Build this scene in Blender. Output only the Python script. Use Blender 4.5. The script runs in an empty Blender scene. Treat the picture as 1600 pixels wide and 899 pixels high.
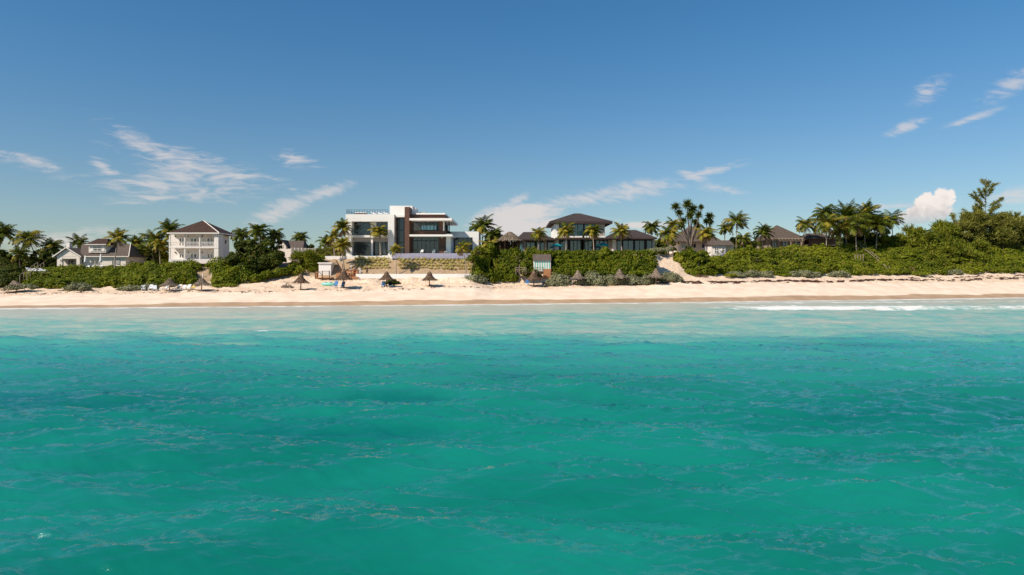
import bpy, bmesh, math, random
import numpy as np
from mathutils import Vector, Matrix
R = math.radians
SC = bpy.context.scene
COL = SC.collection
random.seed(7)
rng = np.random.default_rng(11)

# ------------------------------------------------------------------ camera
F = 1081.0            # focal length in pixels of the 1600 px wide photograph
CH = 5.5              # camera height above the sea
HY = 428.0            # row of the horizon in the photograph
cd = bpy.data.cameras.new("camera")
cd.sensor_width = 36.0
cd.lens = F / 1600 * 36.0
cd.shift_y = -(449.5 - HY) / 1600
cd.clip_start = 0.2
cd.clip_end = 6000
cam = bpy.data.objects.new("camera", cd)
COL.objects.link(cam)
cam.location = (0, 0, CH)
cam.rotation_euler = (R(90), 0, 0)
SC.camera = cam

# ------------------------------------------------------------------ light, exposure
SUN_DIR = Vector((0.70, 0.50, -0.76)).normalized()
EL = math.asin(-SUN_DIR.z)
AZ = math.atan2(-SUN_DIR.x, -SUN_DIR.y)      # clockwise from +Y
sd = bpy.data.lights.new("sun", 'SUN')
sd.energy = 5.0
sd.angle = R(0.53)
sd.color = (1.0, 0.90, 0.77)
sun = bpy.data.objects.new("sun", sd)
COL.objects.link(sun)
sun.rotation_euler = SUN_DIR.to_track_quat('-Z', 'Y').to_euler()
sun.location = (-60, -40, 80)
SC.view_settings.view_transform = 'Standard'
SC.view_settings.look = 'None'
SC.view_settings.gamma = 1.0
SC.view_settings.use_curve_mapping = False
SC.view_settings.exposure = 0.15
SC.render.engine = 'CYCLES'
SC.cycles.max_bounces = 6
SC.cycles.diffuse_bounces = 3
SC.cycles.glossy_bounces = 3
SC.cycles.transparent_max_bounces = 8
SC.cycles.sample_clamp_direct = 1.6
SC.cycles.sample_clamp_indirect = 4.0
SC.cycles.caustics_reflective = False
SC.cycles.caustics_refractive = False


class E:
    """A node socket with arithmetic."""
    def __init__(s, nt, sock):
        s.nt = nt; s.s = sock
    def op(s, o, b=None, c=None):
        n = s.nt.nodes.new('ShaderNodeMath'); n.operation = o
        for i, v in enumerate((s, b, c)):
            if v is None: continue
            if isinstance(v, E): s.nt.links.new(v.s, n.inputs[i])
            else: n.inputs[i].default_value = v
        return E(s.nt, n.outputs[0])
    def __add__(s, b): return s.op('ADD', b)
    def __radd__(s, b): return s.op('ADD', b)
    def __sub__(s, b): return s.op('SUBTRACT', b)
    def __rsub__(s, b): return (s * -1.0) + b
    def __mul__(s, b): return s.op('MULTIPLY', b)
    def __rmul__(s, b): return s.op('MULTIPLY', b)
    def __truediv__(s, b): return s.op('DIVIDE', b)
    def max(s, b): return s.op('MAXIMUM', b)
    def min(s, b): return s.op('MINIMUM', b)
    def sq(s): return s * s
    def step(s, a, b):
        n = s.nt.nodes.new('ShaderNodeMapRange'); n.interpolation_type = 'SMOOTHSTEP'
        s.nt.links.new(s.s, n.inputs['Value'])
        n.inputs['From Min'].default_value = a; n.inputs['From Max'].default_value = b
        return E(s.nt, n.outputs['Result'])


def xyz(nt, vec):
    n = nt.nodes.new('ShaderNodeSeparateXYZ'); nt.links.new(vec, n.inputs[0])
    return [E(nt, n.outputs[i]) for i in range(3)]


def comb(nt, a, b, c):
    n = nt.nodes.new('ShaderNodeCombineXYZ')
    for i, v in enumerate((a, b, c)):
        if isinstance(v, E): nt.links.new(v.s, n.inputs[i])
        else: n.inputs[i].default_value = v
    return n.outputs[0]


def noise(nt, vec, scale, detail=4, rough=0.55, dist=0.0):
    n = nt.nodes.new('ShaderNodeTexNoise')
    n.inputs['Scale'].default_value = scale
    n.inputs['Detail'].default_value = detail
    n.inputs['Roughness'].default_value = rough
    n.inputs['Distortion'].default_value = dist
    if vec is not None: nt.links.new(vec, n.inputs['Vector'])
    return E(nt, n.outputs['Fac'])


def mixc(nt, f, a, b):
    n = nt.nodes.new('ShaderNodeMix'); n.data_type = 'RGBA'
    fi = n.inputs[0]; A = n.inputs[6]; B = n.inputs[7]
    if isinstance(f, E): nt.links.new(f.s, fi)
    else: fi.default_value = f
    for v, i in ((a, A), (b, B)):
        if isinstance(v, (tuple, list)): i.default_value = (*v[:3], 1)
        else: nt.links.new(v, i)
    return n.outputs[2]


# ------------------------------------------------------------------ sky with clouds
W = bpy.data.worlds.new("World"); SC.world = W; W.use_nodes = True
nt = W.node_tree; nt.nodes.clear()
out = nt.nodes.new('ShaderNodeOutputWorld'); bg = nt.nodes.new('ShaderNodeBackground')
nt.links.new(bg.outputs[0], out.inputs[0])
sky = nt.nodes.new('ShaderNodeTexSky'); sky.sky_type = 'NISHITA'; sky.sun_disc = False
sky.sun_elevation = EL; sky.sun_rotation = AZ % (2 * math.pi)
sky.altitude = 0; sky.air_density = 1.0; sky.dust_density = 0.35; sky.ozone_density = 1.6
SKY_STR = 0.084
bg.inputs['Strength'].default_value = SKY_STR
tc = nt.nodes.new('ShaderNodeTexCoord')
dx, dy, dz = xyz(nt, tc.outputs['Generated'])
az = dx.op('ARCTAN2', dy)
el = dz.op('ARCSINE')


def azel(px, py):
    a = math.atan((px - 800) / F)
    return a, math.atan((HY - py) / F * math.cos(a))


def cloud_mask(lst):
    m = None
    for (px, py, w, h, tilt, k) in lst:
        a, e = azel(px, py)
        ca, sa = math.cos(R(tilt)), math.sin(R(tilt))
        u = az - a; v = el - e
        p = (u * ca + v * sa) / (w / F); q = (v * ca - u * sa) / (h / F)
        g = (1.0 - (p.sq() + q.sq()).op('SQRT')).max(-3.0) + (k - 1.0) * 0.5
        m = g if m is None else m.max(g)
    return m


avec = comb(nt, az * 6.0, el * 26.0, 0.0)
n1 = noise(nt, avec, 4.6, 9, 0.60, 0.9)
bvec = comb(nt, az * 10.0 - el * 4.0, el * 34.0 + az * 9.0, 3.0)
n2 = noise(nt, bvec, 3.4, 9, 0.60, 0.8)
cvec = comb(nt, az, el, 0.0)
n3 = noise(nt, cvec, 62.0, 6, 0.55, 0.3)
wisp_a = cloud_mask([(248, 238, 66, 13, -24, 1.1), (312, 264, 84, 20, -14, 1.2), (285, 276, 70, 16, 8, 1.0), (372, 274, 56, 9, -6, 1.0),
                     (255, 294, 92, 14, -3, 1.05), (240, 309, 50, 9, 5, .9), (355, 295, 50, 5, 4, .8),
                     (166, 264, 21, 8, -34, .95), (36, 250, 48, 9, -14, .9), (462, 250, 32, 12, -12, .82),
                     (1085, 277, 34, 9, -22, .85), (1120, 293, 40, 8, -12, .7), (110, 372, 70, 14, 6, .9),
                     (1110, 268, 60, 8, 10, .55), (458, 296, 10, 3, 0, .8), (1585, 307, 50, 10, 4, .95), (1395, 323, 52, 5, 3, .95)])
wisp_b = cloud_mask([(505, 302, 50, 9, 19, 1.0), (440, 328, 48, 15, 27, 1.0), (1412, 200, 26, 8, 20, .8),
                     (1522, 184, 32, 5, 14, .75), (1452, 143, 34, 18, 35, .2), (1582, 132, 44, 16, 28, .3),
                     (810, 312, 18, 8, 25, .85), (985, 299, 70, 13, 8, 1.05), (905, 312, 60, 12, 6, .8)])
big = cloud_mask([(812, 334, 66, 17, 4, 1.1), (800, 352, 62, 22, 0, 1.1), (860, 350, 40, 10, 10, .8), (900, 352, 80, 14, 0, .7),
                  (560, 378, 60, 8, 0, .6), (1000, 352, 60, 8, 0, .6)])
puff = cloud_mask([(1447, 318, 17, 15, 0, 1.0), (1474, 307, 13, 12, 0, 1.0), (1464, 320, 20, 16, 0, 1.0), (1436, 330, 17, 11, 0, 1.0), (1450, 336, 34, 10, 0, 1.0), (1425, 344, 30, 8, 0, 1.0)])
d1 = (wisp_a * 0.62 + .20 + (n1 - 0.5) * 2.8).step(-0.05, 1.1) * wisp_a.step(-0.9, 0.35) * 0.66
d2 = (wisp_b * 0.7 + .25 + (n2 - 0.5) * 2.3).step(-0.1, 1.1) * wisp_b.step(-0.8, 0.35) * 0.66
d3 = (big * 0.9 + .2 + (n1 - 0.5) * 1.1 + (n3 - 0.5) * 0.5).step(0.0, 0.7) * 0.9
d4 = (puff + (n3 - 0.5) * 1.6).step(0.02, 0.27) * (el - azel(0, 352)[1]).step(-.006, .022) * 0.95
dens = d1.max(d2).max(d3)
K = 1.0 / SKY_STR
shade = (n3 * 0.8 + (el - azel(0, 330)[1]) * 14.0).step(0.15, 0.75)
puffc = mixc(nt, shade, (.50 * K, .46 * K, .47 * K), (.86 * K, .78 * K, .72 * K))
tint = mixc(nt, el.step(-0.02, 0.40), (.80, .885, .95), (0.42, .90, 1.16))
mul = nt.nodes.new('ShaderNodeMix'); mul.data_type = 'RGBA'; mul.blend_type = 'MULTIPLY'; mul.inputs[0].default_value = 1.0
nt.links.new(sky.outputs[0], mul.inputs[6]); nt.links.new(tint, mul.inputs[7])
c1 = mixc(nt, dens, mul.outputs[2], (.66 * K, .61 * K, .60 * K))
c2 = mixc(nt, d4, c1, puffc)
nt.links.new(c2, bg.inputs['Color'])


# ------------------------------------------------------------------ mesh helpers
def link(o, parent=None):
    COL.objects.link(o)
    if parent is not None: o.parent = parent
    return o


def mesh_np(name, parts, mats, parent=None, smooth=False, attrs=None):
    """parts: list of (verts Nx3, faces MxK, material index, smooth) -> one mesh object"""
    me = bpy.data.meshes.new(name)
    V = np.concatenate([np.asarray(p[0], dtype=np.float32).reshape(-1, 3) for p in parts])
    off = 0; idx = []; tot = []; mi = []; sm = []
    for p in parts:
        f = np.asarray(p[1], dtype=np.int32)
        idx.append((f + off).ravel()); tot.append(np.full(len(f), f.shape[1], np.int32))
        mi.append(np.full(len(f), p[2] if len(p) > 2 else 0, np.int32))
        sm.append(np.full(len(f), bool(p[3]) if len(p) > 3 else smooth, bool))
        off += len(np.asarray(p[0]).reshape(-1, 3))
    idx = np.concatenate(idx); tot = np.concatenate(tot)
    me.vertices.add(len(V)); me.vertices.foreach_set('co', V.ravel())
    me.loops.add(len(idx)); me.loops.foreach_set('vertex_index', idx)
    me.polygons.add(len(tot))
    st = np.zeros(len(tot), np.int32); st[1:] = np.cumsum(tot)[:-1]
    me.polygons.foreach_set('loop_start', st)
    me.polygons.foreach_set('loop_total', tot)
    me.polygons.foreach_set('material_index', np.concatenate(mi))
    me.polygons.foreach_set('use_smooth', np.concatenate(sm))
    for k, a in (attrs or {}).items():
        at = me.attributes.new(k, 'FLOAT', 'POINT'); at.data.foreach_set('value', np.asarray(a, np.float32).ravel())
    for m in (mats if isinstance(mats, (list, tuple)) else [mats]): me.materials.append(m)
    me.update(calc_edges=True); me.validate()
    return link(bpy.data.objects.new(name, me), parent)


def tag(o, label=None, cat=None, group=None, kind=None):
    if label: o['label'] = label
    if cat: o['category'] = cat
    if group: o['group'] = group
    if kind: o['kind'] = kind
    return o


def empty(name, loc, label, cat, group=None, rz=0.0):
    o = bpy.data.objects.new(name, None); o.empty_display_size = 0.5
    o.location = loc; o.rotation_euler = (0, 0, rz)
    link(o)
    return tag(o, label, cat, group)


def grid_faces(nr, nc):
    i = np.arange(nr - 1)[:, None] * nc + np.arange(nc - 1)[None, :]
    return np.stack([i, i + 1, i + nc + 1, i + nc], -1).reshape(-1, 4)


_T = np.random.default_rng(5).random((256, 256))


def vn(x, y):
    xi = np.floor(x).astype(int); yi = np.floor(y).astype(int)
    fx = x - xi; fy = y - yi
    fx = fx * fx * (3 - 2 * fx); fy = fy * fy * (3 - 2 * fy)
    g = lambda a, b: _T[a % 256, b % 256]
    return (g(xi, yi) * (1 - fx) + g(xi + 1, yi) * fx) * (1 - fy) + (g(xi, yi + 1) * (1 - fx) + g(xi + 1, yi + 1) * fx) * fy


def fbm(x, y, o=4):
    s = 0; a = 0.5
    for k in range(o):
        s = s + a * (vn(x * 2 ** k + 17 * k, y * 2 ** k + 31 * k) - 0.5); a *= 0.5
    return s


# ------------------------------------------------------------------ terrain
def shore(X):
    X = np.asarray(X, float); Xc = np.clip(X, -150, 190)
    return 123 + 0.235 * X + 0.0005 * Xc * Xc


TB = np.array([  # direction px, foot distance, foot row, crest distance, crest height
    (-400, 124, 458, 146, 6.0), (0, 128, 457, 148, 5.6), (100, 131, 452, 150, 5.5), (200, 133, 451, 150, 5.9),
    (300, 135, 448, 147, 6.8), (400, 138, 445, 148, 7.4), (480, 141, 441, 150, 8.2), (525, 143, 440, 151, 9.0),
    (740, 144, 437, 151, 9.0), (772, 146, 444, 152, 10.1), (1010, 149, 443, 153, 10.2), (1030, 149, 440, 161, 9.9),
    (1060, 151, 437, 163, 9.9), (1100, 157, 431, 170, 9.6), (1300, 168, 430, 187, 11.6), (1450, 178, 429, 196, 11.6),
    (1600, 189, 427, 205, 11.6), (2000, 215, 425, 235, 12.0), (2600, 260, 424, 285, 12.0)], float)
TZF = CH - (TB[:, 2] - HY) * TB[:, 1] / F


def prof(px):
    px = np.asarray(px, float)
    it = lambda c: np.interp(px, TB[:, 0], c)
    return it(TB[:, 1]), it(TZF), it(TB[:, 3]), it(TB[:, 4])


def zg(X, Y, bumps=True):
    X = np.asarray(X, float); Y = np.asarray(Y, float)
    px = 800 + F * X / np.maximum(Y, 40.0)
    Df, zf, Dc, zc = prof(px)
    ys = shore(X)
    Df = np.maximum(Df, ys + 8); Dc = np.maximum(Dc, Df + 6)
    t = Y - ys
    a = np.clip(t / (Df - ys), 0, 1)
    b = np.clip((Y - Df) / (Dc - Df), 0, 1); b = 0.6 * b + 0.4 * b * b * (3 - 2 * b)
    z = zf * a ** 0.92 + (zc - zf) * b
    z = np.where(t < 0, t * 0.035, z)
    if bumps:
        w = np.clip((t - 9) / 8, 0, 1)
        z = z + w * (fbm(X / 3.1, Y / 2.2, 3) * 0.40 + fbm(X / 0.9 + 40, Y / 0.8, 2) * 0.34) * (1 + 1.6 * np.clip(1 - np.abs(px - 610) / 150, 0, 1) * (Y < Df) * np.clip((t - 14) / 4, 0, 1)) + 0.05 * fbm(X / 9, Y / 4, 2)
        for (mx, my, mh, mr) in ((-20.4, 141.6, .75, 1.5), (-17.6, 142.2, .6, 1.8), (-13.6, 142.0, .8, 1.6), (-11.2, 141.6, .7, 1.5), (-9.2, 141.2, .6, 1.3), (-23.5, 141.4, .5, 1.3), (-29.5, 141.8, .6, 1.5), (-46.5, 138.5, .7, 1.6), (-50, 137.5, .5, 2.0)):
            z = z + mh * np.exp(-((X - mx) / mr) ** 2 - ((Y - my) / (mr * .8)) ** 2)
    return z


def gpos(px, py):
    """First ground point seen at this pixel of the photograph."""
    Ys = np.arange(95, 230, 0.1)
    Xs = (px - 800) / F * Ys
    row = HY + (CH - zg(Xs, Ys, False)) * F / Ys
    ok = np.where((row <= py) & (Ys > shore(Xs)))[0]
    i = ok[0] if len(ok) else len(Ys) - 1
    return Xs[i], Ys[i], float(zg(Xs[i], Ys[i]))


def W3(px, py, D):
    return Vector(((px - 800) / F * D, D, CH - (py - HY) / F * D))


def nodes_mat(name):
    m = bpy.data.materials.new(name); m.use_nodes = True
    nt = m.node_tree
    return m, nt, nt.nodes['Principled BSDF']


def attr(nt, name):
    n = nt.nodes.new('ShaderNodeAttribute'); n.attribute_name = name
    return E(nt, n.outputs['Fac'])


def bump(nt, bs, h, strength, dist):
    n = nt.nodes.new('ShaderNodeBump'); n.inputs['Strength'].default_value = strength
    n.inputs['Distance'].default_value = dist
    nt.links.new(h.s, n.inputs['Height']); nt.links.new(n.outputs[0], bs.inputs['Normal'])
    return n


# sand
m_sand, nt, bs = nodes_mat("sand")
geo = nt.nodes.new('ShaderNodeNewGeometry'); P = geo.outputs['Position']
X_, Y_, Z_ = xyz(nt, P)
t = attr(nt, 't')
w1 = noise(nt, comb(nt, X_ * 0.07, Y_ * 0.2, 0.0), 1.0, 4)
wet = (t + (w1 - 0.5) * 5.5).step(4.4, 3.6)
n_a = noise(nt, P, 0.35, 5); n_b = noise(nt, P, 2.2, 4); n_c = noise(nt, comb(nt, X_ * 0.35, Y_ * 1.1, 0.0), 1.0, 5, .6)
dry = mixc(nt, n_a.step(.3, .7), (.76, .57, .42), (.88, .70, .54))
rough_zone = t.step(11, 17)
dry = mixc(nt, (n_b * rough_zone).step(.32, .72) * 0.7, dry, (.56, .37, .20))
dry = mixc(nt, (n_c.step(.56, .72) * t.step(14, 20)) * 0.5, dry, (.40, .27, .15))
wetc = mixc(nt, n_a.step(.35, .65), (.40, .245, .13), (.48, .31, .175))
c = mixc(nt, wet * 0.9, dry, wetc)
soil = attr(nt, 'veg')
c = mixc(nt, (soil + (n_b - .5) * .6).step(.4, .7) * 0.8, c, (.30, .20, .11))
nt.links.new(c, bs.inputs['Base Color'])
bs.inputs['Roughness'].default_value = 0.95
rr = 0.92 - wet * 0.45
nt.links.new(rr.s, bs.inputs['Roughness'])
bs.inputs['Specular IOR Level'].default_value = 0.25
bump(nt, bs, noise(nt, P, 1.6, 5, .6) * (0.15 + rough_zone), 0.6, 0.25)

tt = np.concatenate([[-160, -110, -80, -60, -45], np.arange(-34, 8, 1.0), np.arange(8, 52, 0.34), [56, 62, 75, 100, 150, 250, 450, 900, 1800]])
xx = np.concatenate([[-1500, -700, -400, -250, -180, -150], np.arange(-125, 176, 0.42), [190, 220, 280, 420, 700, 1500]])
TX, TT = np.meshgrid(xx, tt)
TY = shore(TX) + TT
TZ = zg(TX, TY)
px_ = 800 + F * TX / np.maximum(TY, 40)
Df_ = prof(px_)[0]
veg = np.clip((TY - Df_ - 0.5) / 4, 0, 1)
veg = np.where((px_ > 500) & (px_ < 752), np.clip((TY - Df_) / .6, 0, 1) * 1.15, veg)
veg = veg * (1 - np.clip(1.6 - np.abs(px_ - 1046) / 22, 0, 1)) * np.where((px_ > 500) & (px_ < 752), 0.62, 1)
ground = mesh_np("ground", [(np.stack([TX, TY, TZ], -1), grid_faces(*TX.shape), 0, True)], m_sand, attrs={'t': TT, 'veg': veg})
tag(ground, "pale sandy beach rising into the dune", "beach", kind="structure")


# ------------------------------------------------------------------ sea
def ocean(N, L, wind, ang, seed, rms, cut=0.0, spread=2):
    r = np.random.default_rng(seed)
    k1 = np.fft.fftfreq(N, L / N) * 2 * np.pi
    kx, ky = np.meshgrid(k1, k1)
    k = np.hypot(kx, ky); k[0, 0] = 1e-6
    Lw = wind * wind / 9.81
    c = (kx * math.cos(ang) + ky * math.sin(ang)) / k
    Pk = np.exp(-1 / (k * Lw) ** 2) / k ** 4 * np.abs(c) ** spread * np.where(c < 0, 0.25, 1)
    Pk *= np.exp(-(k * L / N * 1.2) ** 2)
    if cut: Pk *= 1 - np.exp(-(k / cut) ** 4)
    Pk[0, 0] = 0
    H = np.sqrt(Pk) * (r.standard_normal((N, N)) + 1j * r.standard_normal((N, N)))
    h = np.fft.ifft2(H).real
    s = rms / h.std()
    dx = np.fft.ifft2(1j * kx / k * H).real; dy = np.fft.ifft2(1j * ky / k * H).real
    return h * s, dx * s, dy * s, L, N


def samp(tile, X, Y, rot):
    h, dx, dy, L, N = tile
    c, s = math.cos(rot), math.sin(rot)
    u = (X * c + Y * s) / L * N; v = (-X * s + Y * c) / L * N
    ui = np.floor(u).astype(int); vi = np.floor(v).astype(int); fu = u - ui; fv = v - vi
    res = []
    for a in (h, dx, dy):
        g = lambda p, q: a[q % N, p % N]
        res.append((g(ui, vi) * (1 - fu) + g(ui + 1, vi) * fu) * (1 - fv) + (g(ui, vi + 1) * (1 - fu) + g(ui + 1, vi + 1) * fu) * fv)
    return res[0], res[1] * c - res[2] * s, res[1] * s + res[2] * c


yy = [6.0]
while yy[-1] < 205: yy.append(yy[-1] * 1.0036 + 0.02)
yy = np.array([-900, -300, -100, -40, -15, -4, 1, 3.5] + yy)
uu = np.concatenate([[-60, -20, -8, -4, -2.4, -1.7, -1.35], np.linspace(-1.12, 1.12, 760), [1.35, 1.7, 2.4, 4, 8, 20, 60]])
hw = np.maximum(yy, 9.0) * 0.76 + 4
SX = uu[None, :] * hw[:, None]
SX = np.clip(SX, -1500, 1500)
SY = np.repeat(yy[:, None], len(uu), 1)
SD = shore(SX) - SY
amp = np.clip(SD / 26, 0.05, 1) * np.where(SY < 64, 1, 0.6)
tA = ocean(512, 83, 4.0, R(75), 4, 0.100, spread=4)
tB = ocean(512, 37, 2.6, R(105), 19, 0.070, cut=0.8, spread=5)
tC = ocean(512, 15, 1.35, R(82), 21, 0.033, cut=3.0, spread=6)
tD = ocean(512, 9.3, 0.75, R(86), 33, 0.0165, cut=8.0, spread=6)
SZ = np.zeros_like(SX); OX = np.zeros_like(SX); OY = np.zeros_like(SX)
face = 1.0
for tl, rot, ch in ((tA, .22, .4), (tB, -.30, .15), (tC, .12, .1), (tD, -.05, .1)):
    h, ax, ay = samp(tl, SX, SY, rot)
    if tl[3] == 15: face = np.clip(1.0 - 3.2 * np.gradient(SZ, axis=0) / np.gradient(SY, axis=0), .75, 1.35)
    gust = 1.0 if tl[3] > 20 else np.clip(.80 + 1.3 * fbm(SX / 9.0 + tl[3], SY / 7.0, 3), .8, 1.35) * face * (np.clip(38 / np.maximum(SY, 1), .45, 1) if tl[3] < 10 else 1)
    h, ax, ay = h * gust, ax * gust, ay * gust
    SZ += h * amp; OX -= ax * amp * ch; OY -= ay * amp * ch
# the swell about to break, and the broken wave running in on the right
cy = 59.0 + 2.4 * fbm(SX / 30, SX * 0 + 3, 4)
g = (SY - cy)
sw = np.where(g > 0, np.exp(-(g / 2.0) ** 2), np.exp(-(g / 6.0) ** 2)) * (0.24 + 0.35 * fbm(SX / 15, SX * 0, 3))
SZ += sw
cy2 = 105 + 3.0 * fbm(SX / 18, SX * 0 + 9, 3) + 0.02 * (SX - 70)
g2 = SY - cy2
on = np.clip((SX - 22) / 20, 0, 1)
SZ += on * np.where(g2 > 0, np.exp(-(g2 / 2.2) ** 2), np.exp(-(g2 / 1.3) ** 2)) * 0.42
rip_at = np.clip((np.asarray(face) - .75) * 1.3, -.4, 1) + 1.1 * fbm(SX / 11, SY / 8, 3)
sea_z = SZ + 0.12
m_sea, nt, bs = nodes_mat("sea_water")
geo = nt.nodes.new('ShaderNodeNewGeometry'); P = geo.outputs['Position']
X_, Y_, Z_ = xyz(nt, P)
sdv = attr(nt, 'sd')
big_n = noise(nt, comb(nt, X_ * 0.035, Y_ * 0.06, 0.0), 1.0, 4)
mid_n = noise(nt, comb(nt, X_ * 0.10, Y_ * 0.22, 5.0), 1.0, 5, .6, .4)
deep = mixc(nt, (big_n * .6 + mid_n * .6 - .1).step(.3, .7), (.002, .142, .104), (.006, .220, .164))
deep = mixc(nt, Y_.step(24, 58) * 0.85, deep, (.050, .335, .285))
reef_n = noise(nt, comb(nt, X_ * 0.055, Y_ * 0.13, 9.0), 1.0, 3, .5)
def patch(x, y, a, b): return 1.0 - (((X_ - x) / a).sq() + ((Y_ - y) / b).sq())
reef = patch(-18, 30, 9, 4.2).max(patch(-5, 30.5, 3.4, 1.6)).max(patch(2, 37, 5, 2)).max(patch(26, 52, 9, 2.5)).max(patch(15, 27, 9, 4) - .3).max(patch(-7, 24, 5, 2.4) - .2).max(patch(9, 50, 6, 2) - .1)
deep = mixc(nt, (reef + (mid_n - .5) * 2.4 + (noise(nt, comb(nt, X_ * .5, Y_ * 1.1, 0.0), 1.0, 6, .75) - .5) * 2.2 + (Z_ * -1.5)).step(-.3, 1.6) * .62, deep, (.0, .085, .095))
deep = mixc(nt, reef_n.step(.60, .74) * Y_.step(18, 30) * Y_.step(57, 52) * 0.4, deep, (.0, .085, .105))
# sand stirred up in the surf
edge = (Y_ + (mid_n - .5) * 14.0 - attr(nt, 'cy')).step(-9.0, 8.0)
st1 = noise(nt, comb(nt, X_ * 0.22, Y_ * 0.24, 2.0), 1.0, 6, .68, .8)
st2 = noise(nt, comb(nt, X_ * 0.05, Y_ * 0.11, 7.0), 1.0, 5, .6, .5)
shallow = sdv.step(46, 6)
silt = mixc(nt, (st1 * 1.1 + shallow * .35 + st2 * .5 - .30).step(.25, .85), (.12, .37, .31), (.50, .46, .36))
silt = mixc(nt, sdv.step(9, 0) * .8, silt, (.52, .42, .32))
col = mixc(nt, edge * (0.9 - sdv.step(90, 40) * 0.0), deep, silt)
cloudy = noise(nt, comb(nt, X_ * 0.06, Y_ * 0.25, 4.0), 1.0, 5, .6, .3)
col = mixc(nt, (cloudy.step(.55, .80) * Y_.step(34, 60) * .35), col, (.30, .44, .36))
plx = ((X_ + 23.0) / 3.2).sq() + ((Y_ - 52.3) / 1.3).sq()
col = mixc(nt, (plx + (mid_n - .5) * 2.5).step(1.8, -.3) * .5, col, (.34, .45, .31))
# foam
f1 = noise(nt, comb(nt, X_ * 0.22, Y_ * 0.30, 1.0), 1.0, 7, .70, .7)
f2 = noise(nt, comb(nt, X_ * 0.8, Y_ * 0.9, 1.0), 1.0, 5, .7)
f3 = noise(nt, comb(nt, X_ * 0.05, Y_ * 0.05, 12.0), 1.0, 2)
band = attr(nt, 'foam')
foam = (band * 1.0 + (f1 - .5) * 2.2 + (f2 - .5) * 1.3).step(.50, 1.15)
swash = sdv.step(7.0, 2.5) * (f3 * .6 + .72)
foam = foam.max((swash + (f1 - .5) * 2.6 + (f2 - .5) * .6 - .26).step(.50, .9) * .85)
flecks = (f1 * .62 + f2 * .38).step(.665, .74) * edge * 0.45
foam = foam.max(flecks)
col = mixc(nt, foam, col, (.70, .68, .65))
nt.nodes.remove(bs)
outm = nt.nodes['Material Output']
dif = nt.nodes.new('ShaderNodeBsdfDiffuse'); nt.links.new(col, dif.inputs['Color'])
vm = nt.nodes.new('ShaderNodeMix'); vm.data_type = 'VECTOR'; vm.inputs[0].default_value = 0.72   # light inside water is even
nt.links.new(geo.outputs['Normal'], vm.inputs[4]); vm.inputs[5].default_value = (-0.1, -0.12, 1)
nt.links.new(vm.outputs[1], dif.inputs['Normal'])
gl = nt.nodes.new('ShaderNodeBsdfGlossy'); gl.inputs['Color'].default_value = (.86, 1.0, .97, 1)
rip_n = attr(nt, 'rip_sheen')
rr = 0.09 + foam * 0.6 + edge * 0.2 + rip_n.max(0.0).min(1.0) * .08
nt.links.new(rr.s, gl.inputs['Roughness'])
nb = noise(nt, comb(nt, X_ * 0.75, Y_ * 1.7, Z_), 1.5, 6, .62, .3)
nb2 = noise(nt, comb(nt, X_ * 0.7, Y_ * 1.6, 3.0), 6.0, 4, .6, .3)
bm = bump(nt, gl, nb * .35 + nb2 * .5, 1.0, 0.035)
fr = nt.nodes.new('ShaderNodeFresnel'); fr.inputs['IOR'].default_value = 1.52
nt.links.new(bm.outputs[0], fr.inputs['Normal'])
streak = noise(nt, comb(nt, X_ * 0.55 + Y_ * 0.12, Y_ * 2.1 - X_ * 0.25, 0.0), 1.0, 7, .68, .5)
rip_sheen = (attr(nt, 'rip_sheen') + (streak - .5) * 3.4).step(.1, 1.1)        # sheen streaks added to the reflection, for cat's-paw ripples too fine to model
ff = E(nt, fr.outputs[0]) * (1.0 - edge * .55) * (1.0 - foam * .8) + rip_sheen * .10 * (1.0 - edge)
mxs = nt.nodes.new('ShaderNodeMixShader')
nt.links.new(ff.s, mxs.inputs[0]); nt.links.new(dif.outputs[0], mxs.inputs[1]); nt.links.new(gl.outputs[0], mxs.inputs[2])
nt.links.new(mxs.outputs[0], outm.inputs['Surface'])
foam_at = on * np.where(g2 > 0, np.exp(-(g2 / 15.0) ** 2), np.exp(-(g2 / 4.0) ** 2)) * (.95 + .9 * fbm(SX / 13, SX * 0 + 44, 3))
foam_at = np.maximum(foam_at, 0.85 * on * np.exp(-((SY - cy2 - 24 - 0.12 * (SX - 60)) / 3.0) ** 2))
foam_at = np.maximum(foam_at, 0.62 * np.clip((SX + 25) / 20, 0, 1) * np.exp(-((SD - 6 - 6 * fbm(SX / 30, SX * 0 + 5, 2)) / 2.5) ** 2))
foam_at = np.maximum(foam_at, 0.48 * np.exp(-((SY - cy - 1.6) / 1.0) ** 2) * np.clip(fbm(SX / 16, SX * 0 + 21, 3) * 4 + .3, 0, 1))
sea = mesh_np("sea", [(np.stack([SX + OX, SY + OY, sea_z], -1), grid_faces(*SX.shape), 0, True)], m_sea,
              attrs={'sd': SD, 'cy': cy, 'foam': foam_at, 'rip_sheen': rip_at})
tag(sea, "turquoise sea with small wind waves", "sea", kind="structure")

# ------------------------------------------------------------------ materials
def pm(name, c1, c2, scale=3.0, rough=0.7, spec=0.3, bstr=0.0, stretch=(1, 1, 1), metal=0.0):
    m, nt, bs = nodes_mat(name)
    tcn = nt.nodes.new('ShaderNodeTexCoord'); mp = nt.nodes.new('ShaderNodeMapping')
    mp.inputs['Scale'].default_value = stretch
    nt.links.new(tcn.outputs['Object'], mp.inputs[0])
    n = noise(nt, mp.outputs[0], scale, 5, .6)
    nt.links.new(mixc(nt, n.step(.3, .7), c1, c2), bs.inputs['Base Color'])
    bs.inputs['Roughness'].default_value = rough
    bs.inputs['Specular IOR Level'].default_value = spec
    bs.inputs['Metallic'].default_value = metal
    if bstr: bump(nt, bs, n, bstr, 0.05)
    return m


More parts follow.
